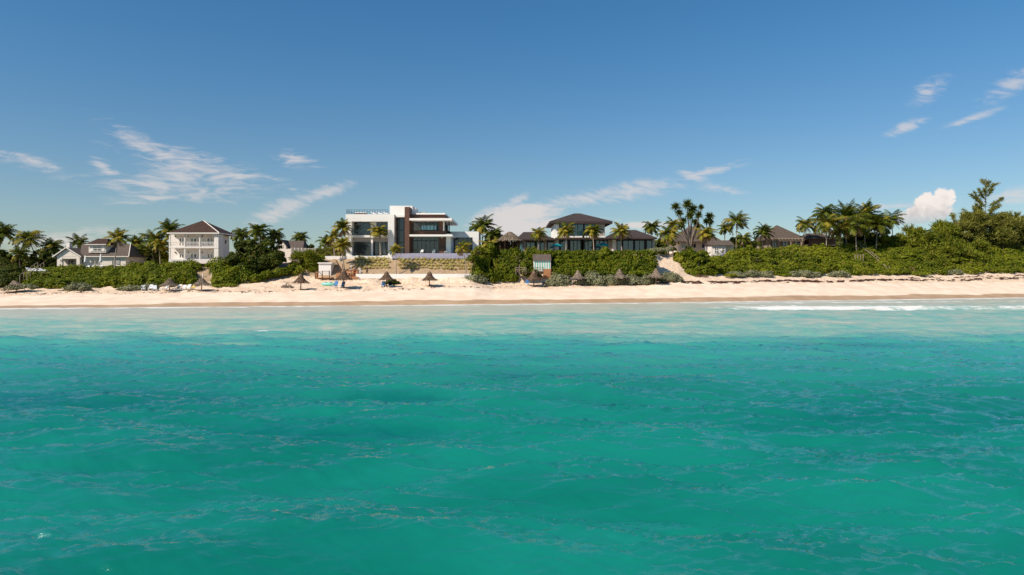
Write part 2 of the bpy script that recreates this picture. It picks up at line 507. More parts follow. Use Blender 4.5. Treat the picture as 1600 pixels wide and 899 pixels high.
def leafmat(name, a, b, c, trans=0.40, rough=0.55, patch=0.35):
    """Foliage: colour differs from leaf to leaf and in loose patches."""
    m, nt, bs = nodes_mat(name)
    g = nt.nodes.new('ShaderNodeNewGeometry')
    r = E(nt, g.outputs['Random Per Island'])
    n = noise(nt, g.outputs['Position'], patch, 3)
    col = mixc(nt, (r * .70 + (n - .5) * 1.5 + .15).step(.05, .95), a, b)
    col = mixc(nt, ((r * 7.31).op('FRACT')).step(.90, .98), col, c)
    nt.links.new(col, bs.inputs['Base Color'])
    bs.inputs['Roughness'].default_value = rough; bs.inputs['Specular IOR Level'].default_value = 0.12
    tr = nt.nodes.new('ShaderNodeBsdfTranslucent'); nt.links.new(col, tr.inputs['Color'])
    mx = nt.nodes.new('ShaderNodeMixShader'); mx.inputs[0].default_value = trans
    o = nt.nodes['Material Output']
    nt.links.new(bs.outputs[0], mx.inputs[1]); nt.links.new(tr.outputs[0], mx.inputs[2]); nt.links.new(mx.outputs[0], o.inputs[0])
    return m


def glassmat(name, col, rough=0.06, alpha=0.0):
    m, nt, bs = nodes_mat(name)
    bs.inputs['Base Color'].default_value = (*col, 1); bs.inputs['Roughness'].default_value = rough
    bs.inputs['Specular IOR Level'].default_value = 0.5; bs.inputs['IOR'].default_value = 2.1
    if alpha:
        t_ = nt.nodes.new('ShaderNodeBsdfTransparent'); t_.inputs[0].default_value = (.82, .90, .91, 1)
        mx = nt.nodes.new('ShaderNodeMixShader'); mx.inputs[0].default_value = alpha
        o = nt.nodes['Material Output']
        nt.links.new(bs.outputs[0], mx.inputs[1]); nt.links.new(t_.outputs[0], mx.inputs[2]); nt.links.new(mx.outputs[0], o.inputs[0])
    return m


M = {}
M['white'] = pm('white_render', (.82, .77, .71), (.86, .82, .77), .4, .8, .2)
M['cream'] = pm('cream_paint', (.74, .65, .56), (.80, .71, .61), .5, .8, .2)
M['white_paint'] = pm('white_paint', (.78, .70, .63), (.83, .76, .69), 1.5, .6, .3)
M['white_plastic'] = pm('white_plastic', (.80, .79, .77), (.84, .83, .81), 4, .45, .4)
M['shingle'] = pm('brown_shingle', (.040, .022, .017), (.080, .046, .034), 2.2, .9, .2, .4, (1, 1, 4))
M['shingle_grey'] = pm('grey_shingle', (.085, .064, .054), (.145, .112, .092), 2.0, .9, .2, .4, (1, 1, 4))
M['shingle_dark'] = pm('dark_shingle', (.040, .030, .028), (.078, .056, .050), 2.0, .9, .2, .4, (1, 1, 4))
M['thatch'] = pm('straw_thatch', (.16, .115, .075), (.33, .255, .18), 5, .95, .1, .6, (3, 3, .6))
M['thatch_old'] = pm('weathered_thatch', (.075, .056, .046), (.145, .112, .09), 1.6, .95, .1, .6, (2, 2, .8))
M['timber'] = pm('brown_timber', (.085, .042, .028), (.15, .075, .05), 2.0, .7, .3, .3, (.4, .4, 8))
M['orange_wood'] = pm('orange_wood', (.38, .16, .065), (.52, .25, .11), 2.0, .7, .3, .2, (.5, .5, 6))
M['grey_wood'] = pm('weathered_wood', (.22, .165, .12), (.36, .28, .205), 2.0, .85, .2, .3, (5, 5, .6))
M['dark_wood'] = pm('dark_wood', (.055, .034, .024), (.11, .07, .048), 2.0, .8, .2, .3, (5, 5, .6))
M['trunk'] = pm('palm_bark', (.25, .20, .155), (.40, .33, .265), 2.0, .9, .15, .5, (1, 1, 6))
M['bark'] = pm('grey_bark', (.13, .10, .08), (.25, .205, .165), 2.0, .9, .15, .5, (2, 2, .6))
M['stone'] = pm('beige_stone', (.34, .29, .24), (.46, .41, .35), 1.5, .85, .2, .3)
M['grey_shade'] = pm('grey_and_shade', (.36, .34, .32), (.42, .40, .37), .6, .85, .2)  # own grey of vent, shutter and pane; painted shade on the bulkhead
M['dark_frame'] = pm('dark_metal', (.018, .018, .02), (.03, .03, .032), 3, .4, .5)
M['blue_rail'] = pm('blue_grey_rail', (.03, .055, .085), (.05, .08, .12), 3, .4, .5)
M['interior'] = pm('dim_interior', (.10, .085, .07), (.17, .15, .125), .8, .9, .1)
M['curtain'] = pm('pale_curtain', (.40, .40, .39), (.55, .54, .52), 2, .9, .1, .0, (6, 6, .1))
M['glass'] = glassmat('dark_glass', (.04, .048, .055))
M['glass_tint'] = glassmat('tinted_glass', (.045, .055, .065), .05, .45)
M['glass_teal'] = glassmat('teal_glass', (.045, .15, .16), .05, .25)
M['glass_clear'] = glassmat('clear_glass', (.02, .025, .03), .03, .85)
M['glass_rail'] = glassmat('rail_glass', (.03, .04, .045), .03, .72)
M['lavender'] = pm('lavender_face', (.34, .32, .43), (.41, .385, .50), .9, .25, .5, 0, (1, 1, 4))  # smooth glossy lavender for the pool's overflow face
M['pool_water'] = pm('pool_water', (.10, .32, .38), (.13, .38, .44), .9, .05, .5)
M['concrete'] = pm('pale_concrete', (.62, .58, .52), (.72, .68, .62), .7, .9, .15, .2)
M['teal_fabric'] = pm('teal_canvas', (.012, .23, .27), (.02, .29, .33), 2, .85, .1)
M['blue_sling'] = pm('blue_sling', (.05, .16, .38), (.08, .22, .46), 3, .8, .15)
M['navy_sling'] = pm('navy_sling', (.012, .016, .03), (.02, .028, .05), 3, .8, .15)
M['yellow_sling'] = pm('yellow_sling', (.62, .45, .12), (.70, .52, .18), 3, .8, .15)
M['aqua'] = pm('aqua_hull', (.16, .55, .46), (.24, .64, .54), 1.2, .35, .5)
M['seaweed'] = pm('dry_seaweed', (.045, .018, .012), (.10, .048, .032), 1.4, .95, .1)
M['skin'] = pm('skin', (.34, .18, .11), (.38, .21, .13), 5, .6, .3)
M['hair'] = pm('dark_hair', (.02, .014, .01), (.04, .028, .02), 8, .7, .3)
M['cloth_white'] = pm('white_cloth', (.70, .70, .72), (.78, .78, .79), 4, .9, .1)
M['cloth_blue'] = pm('blue_cloth', (.10, .24, .36), (.14, .30, .42), 4, .9, .1)
M['cloth_dark'] = pm('dark_cloth', (.012, .012, .02), (.025, .025, .035), 4, .9, .1)
M['cloth_grey'] = pm('grey_cloth', (.20, .21, .24), (.27, .28, .31), 4, .9, .1)
M['cloth_red'] = pm('red_cloth', (.45, .09, .05), (.52, .13, .07), 4, .9, .1)

L = {}
L['grape'] = leafmat('sea_grape_leaf', (0.046, 0.078, 0.005), (0.199, 0.228, 0.011), (.26, .20, .03))
L['dark'] = leafmat('dark_leaf', (0.031, 0.052, 0.006), (0.115, 0.135, 0.016), (.18, .12, .03))
L['scrub'] = leafmat('scrub_leaf', (0.075, 0.109, 0.006), (0.260, 0.274, 0.016), (.24, .17, .05), patch=.13)
L['lime'] = leafmat('lime_leaf', (.105, .140, .006), (.245, .265, .020), (.28, .22, .05))
L['silver'] = leafmat('silver_leaf', (0.111, 0.123, 0.059), (0.260, 0.253, 0.142), (.22, .19, .10), .1, .8)
L['needle'] = leafmat('casuarina_needle', (.085, .112, .008), (.270, .285, .026), (.24, .18, .05), .25)
L['olive'] = leafmat('olive_needle', (.110, .120, .018), (.290, .280, .055), (.24, .18, .07), .25)
L['palm'] = leafmat('palm_leaflet', (.030, .052, .006), (.135, .155, .014), (.24, .20, .04), .25, .4, .5)
L['palm_y'] = leafmat('yellow_palm_leaflet', (0.165, 0.163, 0.018), (0.371, 0.294, 0.039), (0.440, 0.263, 0.056), .28, .4, .5)
L['palm_d'] = leafmat('dead_palm_leaflet', (.20, .13, .06), (.34, .235, .12), (.26, .14, .05), .2, .8)
L['agave'] = leafmat('agave_leaf', (.58, .53, .20), (.80, .71, .33), (.62, .48, .20), .45, .6)
L['bright'] = leafmat('bright_hedge_leaf', (0.058, 0.096, 0.005), (0.242, 0.268, 0.014), (.26, .21, .03))
L['straw'] = leafmat('straw_strand', (.17, .125, .09), (.36, .28, .205), (.46, .37, .27), .05, .95)
L['straw_d'] = leafmat('brown_straw_strand', (.11, .066, .042), (.25, .16, .105), (.34, .23, .155), .05, .95)


# ------------------------------------------------------------------ solid builder (metres, local to its thing)
class MB:
    def __init__(s): s.v = []; s.f = []
    def add(s, vs, fs):
        o = len(s.v); s.v += [tuple(v) for v in vs]; s.f += [tuple(i + o for i in f) for f in fs]; return s
    def box(s, x0, x1, y0, y1, z0, z1):
        x0, x1 = sorted((x0, x1)); y0, y1 = sorted((y0, y1)); z0, z1 = sorted((z0, z1))
        return s.add([(x0, y0, z0), (x1, y0, z0), (x1, y1, z0), (x0, y1, z0), (x0, y0, z1), (x1, y0, z1), (x1, y1, z1), (x0, y1, z1)],
                     [(3, 2, 1, 0), (4, 5, 6, 7), (0, 1, 5, 4), (1, 2, 6, 5), (2, 3, 7, 6), (3, 0, 4, 7)])
    def prism(s, poly, y0, y1):                       # polygon in x,z extruded along y
        n = len(poly)
        return s.add([(x, y0, z) for x, z in poly] + [(x, y1, z) for x, z in poly],
                     [tuple(range(n)), tuple(range(2 * n - 1, n - 1, -1))] + [(i, i + n, (i + 1) % n + n, (i + 1) % n) for i in range(n)])
    def bar(s, a, b, r, n=5, r2=None):
        a = Vector(a); b = Vector(b); d = (b - a).normalized()
        u = d.orthogonal().normalized(); w = d.cross(u); r2 = r if r2 is None else r2
        vs = [a + (u * math.cos(k * 2 * math.pi / n) + w * math.sin(k * 2 * math.pi / n)) * r for k in range(n)]
        vs += [b + (u * math.cos(k * 2 * math.pi / n) + w * math.sin(k * 2 * math.pi / n)) * r2 for k in range(n)]
        return s.add(vs, [(k, (k + 1) % n, (k + 1) % n + n, k + n) for k in range(n)] + [tuple(range(n - 1, -1, -1)), tuple(range(n, 2 * n))])
    def tube(s, pts, rads, n=7):
        for i in range(len(pts) - 1): pass
        rings = []
        for i, p in enumerate(pts):
            p = Vector(p); d = (Vector(pts[min(i + 1, len(pts) - 1)]) - Vector(pts[max(i - 1, 0)])).normalized()
            u = d.cross(Vector((0.3, 1, 0.1))).normalized(); w = d.cross(u)
            rings.append([p + (u * math.cos(k * 2 * math.pi / n) + w * math.sin(k * 2 * math.pi / n)) * rads[i] for k in range(n)])
        vs = [v for r_ in rings for v in r_]
        fs = [(i * n + k, i * n + (k + 1) % n, (i + 1) * n + (k + 1) % n, (i + 1) * n + k) for i in range(len(pts) - 1) for k in range(n)]
        fs += [tuple(range(n - 1, -1, -1)), tuple(range((len(pts) - 1) * n, len(pts) * n))]
        return s.add(vs, fs)
    def hip(s, x0, x1, y0, y1, z0, z1, ridge=0.0, fascia=0.15, ax=None, ay=None):
        """hipped roof: eaves at z0 (with a fascia below), ridge of length `ridge` along x at z1"""
        cx = (x0 + x1) / 2 if ax is None else ax; cy = (y0 + y1) / 2 if ay is None else ay
        vs = [(x0, y0, z0 - fascia), (x1, y0, z0 - fascia), (x1, y1, z0 - fascia), (x0, y1, z0 - fascia),
              (x0, y0, z0), (x1, y0, z0), (x1, y1, z0), (x0, y1, z0), (cx - ridge / 2, cy, z1), (cx + ridge / 2 + 1e-3, cy, z1)]
        return s.add(vs, [(3, 2, 1, 0), (0, 1, 5, 4), (1, 2, 6, 5), (2, 3, 7, 6), (3, 0, 4, 7), (4, 5, 9, 8), (6, 7, 8, 9), (5, 6, 9), (7, 4, 8)])
    def build(s, name, mat, parent=None, smooth=False, loc=None):
        me = bpy.data.meshes.new(name); me.from_pydata(s.v, [], s.f); me.materials.append(mat)
        if smooth: me.polygons.foreach_set('use_smooth', [True] * len(me.polygons))
        me.update()
        o = link(bpy.data.objects.new(name, me), parent)
        if loc is not None: o.location = loc
        return o


class Site:
    """Origin of a building measured on the photograph, with metre helpers for its own planes."""
    def __init__(s, px, py, D, z=None):
        s.D = D; s.o = W3(px, py, D)
    def x(s, px, d=0.0): return (px - 800) / F * (s.D + d) - s.o.x
    def z(s, py, d=0.0): return CH - (py - HY) / F * (s.D + d) - s.o.z
    def box(s, b, px0, px1, py0, py1, d0, d1, rear=True):
        return b.box(s.x(px0, d0), s.x(px1, d0), d0, d1, s.z(py1, d0), s.z(py0, d0))


def window(root, x0, x1, z0, z1, y, nx=2, nz=1, fw=0.06, fmat=None, gmat=None, name='window'):
    b = MB()
    b.box(x0, x1, y - .05, y + .05, z0, z0 + fw).box(x0, x1, y - .05, y + .05, z1 - fw, z1)
    for k in range(nx + 1):
        c = x0 + fw / 2 + (x1 - x0 - fw) * k / nx
        b.box(c - fw / 2, c + fw / 2, y - .045, y + .045, z0 + fw, z1 - fw)
    for k in range(1, nz):
        c = z0 + (z1 - z0) * k / nz
        b.box(x0 + fw, x1 - fw, y - .04, y + .04, c - fw / 2, c + fw / 2)
    w = b.build(name, fmat or M['dark_frame'], root)
    MB().box(x0 + fw * .5, x1 - fw * .5, y - .012, y + .012, z0 + fw * .5, z1 - fw * .5).build('pane', gmat or M['glass'], w)
    return w


# ------------------------------------------------------------------ foliage
_S = MB()
_bm = bmesh.new(); bmesh.ops.create_icosphere(_bm, subdivisions=2, radius=1.0)
ICO_V = np.array([v.co[:] for v in _bm.verts], np.float32); ICO_F = np.array([[v.index for v in f.verts] for f in _bm.faces], np.int32); _bm.free()


def quads(P, A, B):
    """leaf faces centred on P with half axes A and B"""
    V = np.stack([P - A - B, P + A - B, P + A * .7 + B, P - A * .7 + B], 1).reshape(-1, 3)
    return V, np.arange(len(P) * 4, dtype=np.int32).reshape(-1, 4)


def unit(v): return v / np.maximum(np.linalg.norm(v, axis=-1, keepdims=True), 1e-9)


def lumps_mesh(lumps, dens, lw, lh, rs, needle=False, low=-0.35, core=0.86, fuzz=0.16):
    """lumps: rows of (x, y, z, rx, ry, rz): leaf clusters over the upper part of each ellipsoid, plus a dense leafy core."""
    r = np.random.default_rng(rs)
    Lm = np.asarray(lumps, float).reshape(-1, 6)
    area = 4 * np.pi * ((Lm[:, 3] * Lm[:, 4]) ** 1.6 + (Lm[:, 3] * Lm[:, 5]) ** 1.6 + (Lm[:, 4] * Lm[:, 5]) ** 1.6) ** (1 / 1.6) / 3 ** (1 / 1.6)
    cnt = np.maximum((area * dens * .7).astype(int), 6)
    id_ = np.repeat(np.arange(len(Lm)), cnt); n = len(id_)
    d = unit(r.normal(size=(n, 3))); d[:, 2] = np.where(d[:, 2] < low, -d[:, 2] * r.random(n), d[:, 2])
    c = Lm[id_, :3]; rad = Lm[id_, 3:]
    # lumpy surface: the radius is modulated by a noise of the direction
    nz = fbm(d[:, 0] * 2.2 + id_ * 3.7, d[:, 1] * 2.2 + d[:, 2] * 2.9 + id_ * 1.3, 3)
    k = 1 + nz * .85 + r.normal(size=n) * fuzz * .5 - r.random(n) ** 3 * .25
    P = c + d * rad * k[:, None]
    # drop the leaves that are deep inside another lump
    if len(Lm) < 700:
        keep = np.ones(n, bool)
        for j in range(len(Lm)):
            q = (P - Lm[j, :3]) / (Lm[j, 3:] * .8)
            keep &= ~(((q * q).sum(1) < 1) & (id_ != j))
        P = P[keep]; d = d[keep]; n = len(P)
    nrm = unit(d + np.array([-.25, -.2, .35]) + r.normal(size=(n, 3)) * .5)
    if needle:
        A = unit(d * .9 + r.normal(size=(n, 3)) * .7 + np.array([.15, 0, .25])); B = unit(np.cross(A, r.normal(size=(n, 3))))
        sc = .55 + r.random((n, 1)) * .9
        V, Fq = quads(P, B * lw * .5 * sc, A * lh * .5 * sc)
    else:
        A = unit(np.cross(nrm, r.normal(size=(n, 3)))); B = np.cross(nrm, A)
        sc = .6 + r.random((n, 1)) * .8
        V, Fq = quads(P, A * lw * .5 * sc, B * lh * .5 * sc)
    parts = [(V, Fq, 0, False)]
    if core:
        ci = []
        for j in range(len(Lm)):
            w = 1 + fbm(ICO_V[:, 0] * 2.2 + j * 3.7, ICO_V[:, 1] * 2.2 + ICO_V[:, 2] * 2.9 + j * 1.3, 3) * .85
            ci.append(Lm[j, :3] + ICO_V * Lm[j, 3:] * core * w[:, None])
        parts.append((np.concatenate(ci), np.concatenate([ICO_F + 162 * j for j in range(len(Lm))]), 0, True))
    return parts


SEED = [100]
def nseed():
    SEED[0] += 1; return SEED[0]


def bush(name, lumps, mat, label, cat, dens=40, lw=.27, lh=.20, group=None, kind=None, needle=False, core=.86, fuzz=.16, stem=True):
    lumps = np.asarray(lumps, float).reshape(-1, 6)
    if kind:
        o = mesh_np(name, lumps_mesh(lumps, dens, lw, lh, nseed(), needle, core=core, fuzz=fuzz), [mat])
        return tag(o, label, cat, group, kind)
    bx, by = lumps[:, 0].mean(), lumps[:, 1].mean(); bz = float(zg(bx, by))
    root = empty(name, (bx, by, bz), label, cat, group)
    l2 = lumps.copy(); l2[:, :3] -= (bx, by, bz)
    mesh_np('foliage', lumps_mesh(l2, dens, lw, lh, nseed(), needle, core=core, fuzz=fuzz), [mat], root)
    if stem:
        b = MB(); rr = random.Random(SEED[0])
        for k in range(min(len(l2), 6)):
            q = l2[k * len(l2) // min(len(l2), 6)]
            gz = float(zg(q[0] + bx, q[1] + by)) - bz
            b.bar((q[0] * .9, q[1] * .9, gz - .2), (q[0], q[1], max(q[2], gz + .3)), .07, 5, .04)
        b.build('stem', M['bark'], root)
    return root


def slope_lumps(p0, p1, f0, f1, step, r, h, seed, jit=.35, top=None, yoff=0.0):
    """rows of shrubby lumps over the dune face between directions p0..p1 and fractions f0..f1 of its rise"""
    rr = random.Random(seed); res = []
    px = p0
    while px < p1:
        Df, zf, Dc, zc = [float(v) for v in prof(px)]
        fe = f0 + max(-.03, float(fbm(np.array([px / 15.0]), np.array([seed * 3.3]), 3)[0]) * .85)
        n = max(1, int((Dc - Df) * (f1 - fe) / step + .5))
        for k in range(n):
            f = fe + (f1 - fe) * (k + rr.uniform(.2, .8)) / n
            Y = Df + (Dc - Df) * f + yoff; X = (px + rr.uniform(-.5, .5) * step / Y * F * .8 - 800) / F * Y
            s = rr.uniform(1 - jit, 1 + jit)
            res.append((X, Y, float(zg(X, Y)) + h * .25 * s, r * s * rr.uniform(.85, 1.35), r * s, h * s * rr.uniform(.65, 1.2)))
        px += step / float(prof(px)[0]) * F * .85
    return res


def frond(parts, base, az, el0, length, droop, r, wind, mi, nl=17, lw=.085, ll=.75, hang=.55):
    """one palm leaf: curved rachis and two rows of narrow leaflets"""
    n = 9; pts = []; p = np.array(base, float); e = el0; d_ = np.array([math.cos(az), math.sin(az), 0.])
    for i in range(n + 1):
        pts.append(p.copy())
        dirv = d_ * math.cos(e) + np.array([0, 0, math.sin(e)])
        dirv = unit(dirv + np.array([wind[0], wind[1], 0]) * (i / n) ** 1.2)
        p = p + dirv * length / n
        e -= droop / n * (.5 + 1.1 * i / n)
    pts = np.array(pts); t = np.linspace(0.12, 1, nl); f = t * n
    i0 = np.minimum(f.astype(int), n - 1); fr = (f - i0)[:, None]
    P = pts[i0] * (1 - fr) + pts[i0 + 1] * fr; T = unit(pts[i0 + 1] - pts[i0])
    side = unit(np.cross(T, np.array([0, 0, 1.]) + 1e-3)); up = np.cross(side, T)
    prof_ = np.sin(np.pi * np.clip(t * .86 + .12, 0, 1)) ** .7
    for sg in (1, -1):
        lv = unit(side * sg * .85 + T * .55 - np.array([0, 0, 1.]) * (hang + .25 * r.random((nl, 1))) + up * .12 + np.array([wind[0], wind[1], 0]) * .5)
        Ln = (ll * prof_ * (.8 + .4 * r.random(nl)))[:, None]
        wd = unit(np.cross(lv, up)) * lw * (.7 + .6 * r.random((nl, 1)))
        V = np.stack([P - wd * .6, P + wd * .6, P + lv * Ln + wd * .25, P + lv * Ln - wd * .25], 1).reshape(-1, 3)
        parts.append((V, np.arange(nl * 4).reshape(-1, 4), mi, False))
    wr = unit(np.cross(unit(pts[1:] - pts[:-1]), np.array([0.2, .1, 1.]))) * .035
    V = np.concatenate([pts[:-1] - wr, pts[:-1] + wr, pts[1:] + wr * .7, pts[1:] - wr * .7], 1).reshape(-1, 3)
    parts.append((V, np.arange(n * 4).reshape(-1, 4), mi, False))


def palm(px, ptop, D, Rpx, label, kind='green', base=None, lean=(0, 0), wind=(.28, .05), nf=20, group='coconut palms along the shore', up=0.0, dead=2, tr=.15, droop=1.75, name='coconut_palm'):
    """px, ptop: where the middle of the crown sits; lean: metres the trunk's foot is away from below the crown"""
    s = D / F
    nf = int(nf * 1.35); Rpx = Rpx * 1.12; top = W3(px, ptop, D); fx, fy = top.x - lean[0], top.y - lean[1]
    gz = float(zg(fx, fy)) if base is None else base
    root = empty(name, (fx, fy, gz), label, 'palm tree', group)
    sd_ = nseed(); r = np.random.default_rng(sd_)
    H = top.z - gz; l = Vector((lean[0], lean[1], 0))
    pts = []; rad = []
    for i in range(9):
        q = i / 8
        pts.append((l.x * q ** 1.6 + .12 * math.sin(q * 4 + sd_), l.y * q ** 1.6, -.25 + (H + .25) * q)); rad.append(tr * (1.45 - .55 * min(1, q * 3) - .28 * q))
    MB().tube(pts, rad, 8).build('trunk', M['trunk'], root, smooth=True)
    droop = droop * r.uniform(.8, 1.2); up = up + r.uniform(-.1, .28); dead = dead + int(r.integers(0, 4)); wind = (wind[0] * r.uniform(.5, 1.7), wind[1] + r.uniform(-.1, .1)); nf = int(nf * r.uniform(.75, 1.1))
    parts = []; Rm = Rpx * s; mats = [L['palm'], L['palm_y'], L['palm_d']]
    c = np.array([pts[-1][0], pts[-1][1], H])
    for k in range(nf):
        a = k * 2.39996 + r.uniform(-.3, .3); q = (k + .5) / nf
        e = R(80) - q ** .9 * R(100) + r.uniform(-.12, .12) + up * (1 - q * .4)
        if kind == 'yellow': mi = 1 if r.random() < .75 else 0
        elif kind == 'mixed': mi = 1 if r.random() < .38 else 0
        else: mi = 1 if r.random() < .10 else 0
        frond(parts, c + np.array([math.cos(a), math.sin(a), 0]) * .12, a, e, Rm * r.uniform(.9, 1.35), droop * r.uniform(.7, 1.2), r, wind, mi, ll=Rm * .33, lw=.07 + Rm * .022, nl=20)
    for k in range(dead):
        a = r.uniform(0, 6.28)
        frond(parts, c + np.array([0, 0, -.25]), a, R(-35), Rm * .8, .9, r, (wind[0] * .4, 0), 2, ll=Rm * .22, lw=.09, nl=12)
    mesh_np('crown', parts, mats, root)
    return root

# ================================================================== BUILDINGS
# ------------------------------------------------------------------ modern house
D0 = 153.0
S = Site(640, 400, D0)
mh = empty('modern_house', S.o, 'white and brown flat roofed modern house with roof terrace and wide canopies', 'house')
w = MB()
S.box(w, 540, 549.5, 335, 402, 0, 10); S.box(w, 606, 616, 335, 402, 0, 10); S.box(w, 549.5, 606, 335, 346.2, 0, 10)
S.box(w, 549.5, 606, 367.8, 371.2, .02, 10); S.box(w, 579, 588, 346.2, 367.8, 2.2, 2.6)
S.box(w, 549.5, 606, 399.5, 402, 0.02, 10); S.box(w, 579.6, 582.6, 371.2, 399.5, .35, .65)
w.box(S.x(549.5), S.x(606), 9.7, 9.95, S.z(399.5), S.z(346.2))
S.box(w, 609, 644.5, 321.7, 337, 3, 8.5); S.box(w, 644.5, 650, 325, 338, 4, 8.0)
S.box(w, 616, 632, 336.5, 339.5, .6, 10)
w.build('wall', M['white'], mh)
b = MB(); S.box(b, 549.5, 606, 371.2, 378, 1.2, 1.6); b.build('bulkhead', M['grey_shade'], mh)  # shade under the slab is put into the bulkhead's grey
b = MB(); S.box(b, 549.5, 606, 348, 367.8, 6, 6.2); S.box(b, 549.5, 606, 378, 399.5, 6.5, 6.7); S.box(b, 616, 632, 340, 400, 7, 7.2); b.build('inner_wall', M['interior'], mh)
z = S.z
window(mh, S.x(550, 2.4), S.x(578.5, 2.4), z(367.3, 2.4), z(347.5, 2.4), 2.4, 3, 1, .08, gmat=M['glass_tint'])
window(mh, S.x(588.5, 2.4), S.x(606, 2.4), z(367.3, 2.4), z(347.5, 2.4), 2.4, 2, 1, .08, gmat=M['glass_tint'])
window(mh, S.x(550.5, 1.7), S.x(580, 1.7), z(399, 1.7), z(378, 1.7), 1.7, 3, 1, .10, gmat=M['glass_tint'])
window(mh, S.x(583, 1.7), S.x(605.5, 1.7), z(399, 1.7), z(378, 1.7), 1.7, 3, 1, .10, gmat=M['glass_tint'])
window(mh, S.x(617, 3), S.x(632, 3), z(399, 3), z(340, 3), 3, 2, 3, .14, gmat=M['glass_tint'])
for (a, c_) in ((552, 559), (566, 570), (586, 592), (600, 603)):
    b = MB(); S.box(b, a, c_, 379, 399, 1.85, 1.9); b.build('curtain', M['curtain'], mh)
for (a, c_) in ((549.8, 578.8), (588.4, 605.8)):
    b = MB(); S.box(b, a, c_, 358.2, 367.7, .12, .15); b.build('balcony_rail', M['glass_rail'], mh)
# roof terrace railing
b = MB(); zt = S.z(335); hr = S.z(328.0) - zt
xl, xr = S.x(541), S.x(609, 2.5)
for k in range(17): b.bar((xl + (xr - xl) * k / 16, .25, zt), (xl + (xr - xl) * k / 16, .25, zt + hr), .04, 4)
for k in range(8): b.bar((xl, .25 + k * 1.2, zt), (xl, .25 + k * 1.2, zt + hr), .045, 4)
for q in (1.0, .66, .33):
    b.bar((xl, .25, zt + hr * q), (xr, .25, zt + hr * q), .03 if q < 1 else .05, 4); b.bar((xl, .25, zt + hr * q), (xl, 9, zt + hr * q), .022, 4)
b.build('roof_railing', M['blue_rail'], mh)
# pylon and timber cladding
b = MB(); S.box(b, 632.2, 639.6, 323.5, 396, -.6, 3.6); b.build('pylon', M['timber'], mh)
b = MB(); S.box(b, 639.7, 695, 335.3, 341.2, .9, 13); S.box(b, 640, 697, 361, 366.8, 1.1, 2.0); S.box(b, 686, 694, 344.5, 361, 1.2, 1.7)
S.box(b, 639.8, 645, 344.5, 396, 1.3, 3.0); S.box(b, 686, 697, 369.5, 396, 1.0, 6); b.build('timber_cladding', M['timber'], mh)
b = MB(); S.box(b, 686, 694.5, 387.3, 395.6, .3, .95); b.build('bar_counter', M['timber'], mh)
b = MB(); S.box(b, 650, 695.6, 333.2, 335.3, .5, 11); S.box(b, 639.7, 706, 341.2, 344.5, -1.8, 15); S.box(b, 639.7, 707, 366.6, 369.5, -1.8, 7); b.build('canopy', M['white'], mh)
b = MB(); S.box(b, 655, 665, 331.5, 333.2, 5, 7); b.build('roof_vent', M['grey_shade'], mh)
# upper room that one can see the sky through
b = MB(); S.box(b, 645, 702, 360.8, 361.4, 2.1, 13)
yb = 13.0
for (a, c_, t_, bt) in ((640, 657, 343, 361), (682.5, 700, 343, 361), (657, 682.5, 343, 350.5), (657, 682.5, 360.2, 361.2)):
    b.box((a - 800) / F * (D0 + yb) - S.o.x + 7.0 * 0, (c_ - 800) / F * (D0 + yb) - S.o.x, yb, yb + .2, z(bt, yb), z(t_, yb))
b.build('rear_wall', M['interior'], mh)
window(mh, S.x(645, 1.5), S.x(686, 1.5), z(361, 1.5), z(344.6, 1.5), 1.5, 6, 1, .09, gmat=M['glass_clear'])
window(mh, S.x(657, yb - .2), S.x(682.5, yb - .2), z(360.2, yb - .2), z(350.5, yb - .2), yb - .2, 5, 1, .12, gmat=M['glass_clear'], name='rear_window')
b = MB(); S.box(b, 694.4, 696.2, 344.5, 361, 1.6, 1.9); S.box(b, 700.8, 702.6, 344.5, 361.5, 1.6, 1.9); b.build('corner_post', M['dark_frame'], mh)
b = MB(); S.box(b, 692.2, 694.3, 344.5, 361, 1.15, 1.6); S.box(b, 697, 704, 369.5, 396, 1, 6.5); b.build('column', M['white'], mh)
window(mh, S.x(645, 1.8), S.x(686, 1.8), z(395.8, 1.8), z(369.6, 1.8), 1.8, 6, 1, .10, gmat=M['glass_tint'])
b = MB(); S.box(b, 645, 686, 375.8, 377.0, 1.66, 1.74); b.build('transom', M['dark_frame'], mh)
b = MB(); S.box(b, 645, 700, 369.6, 396, 9, 9.2); b.build('back_partition', M['interior'], mh)
b = MB(); b.box(S.x(689.6, 0), S.x(690.8, 0), 0.3, .5, z(372.5), z(369.6)); b.build('hanging_lamp', M['white_plastic'], mh)
# low side wing
b = MB(); S.box(b, 704.5, 748, 362, 371.2, 6, 16); S.box(b, 738.5, 748, 371.2, 397, 6, 16); S.box(b, 704.5, 708, 371.2, 397, 6, 16); b.box(S.x(704, 6), S.x(748, 6), 15.7, 16, z(397, 6), z(371, 6)); b.build('side_wing', M['white'], mh)
window(mh, S.x(708.5, 7.5), S.x(738.3, 7.5), z(396, 7.5), z(371.4, 7.5), 7.5, 4, 2, .14, gmat=M['glass_tint'], name='sliding_door')
b = MB(); S.box(b, 640, 748, 396, 402.5, -.5, 17); S.box(b, 540, 640, 400.4, 403, -1.0, 16); b.build('deck', M['concrete'], mh)

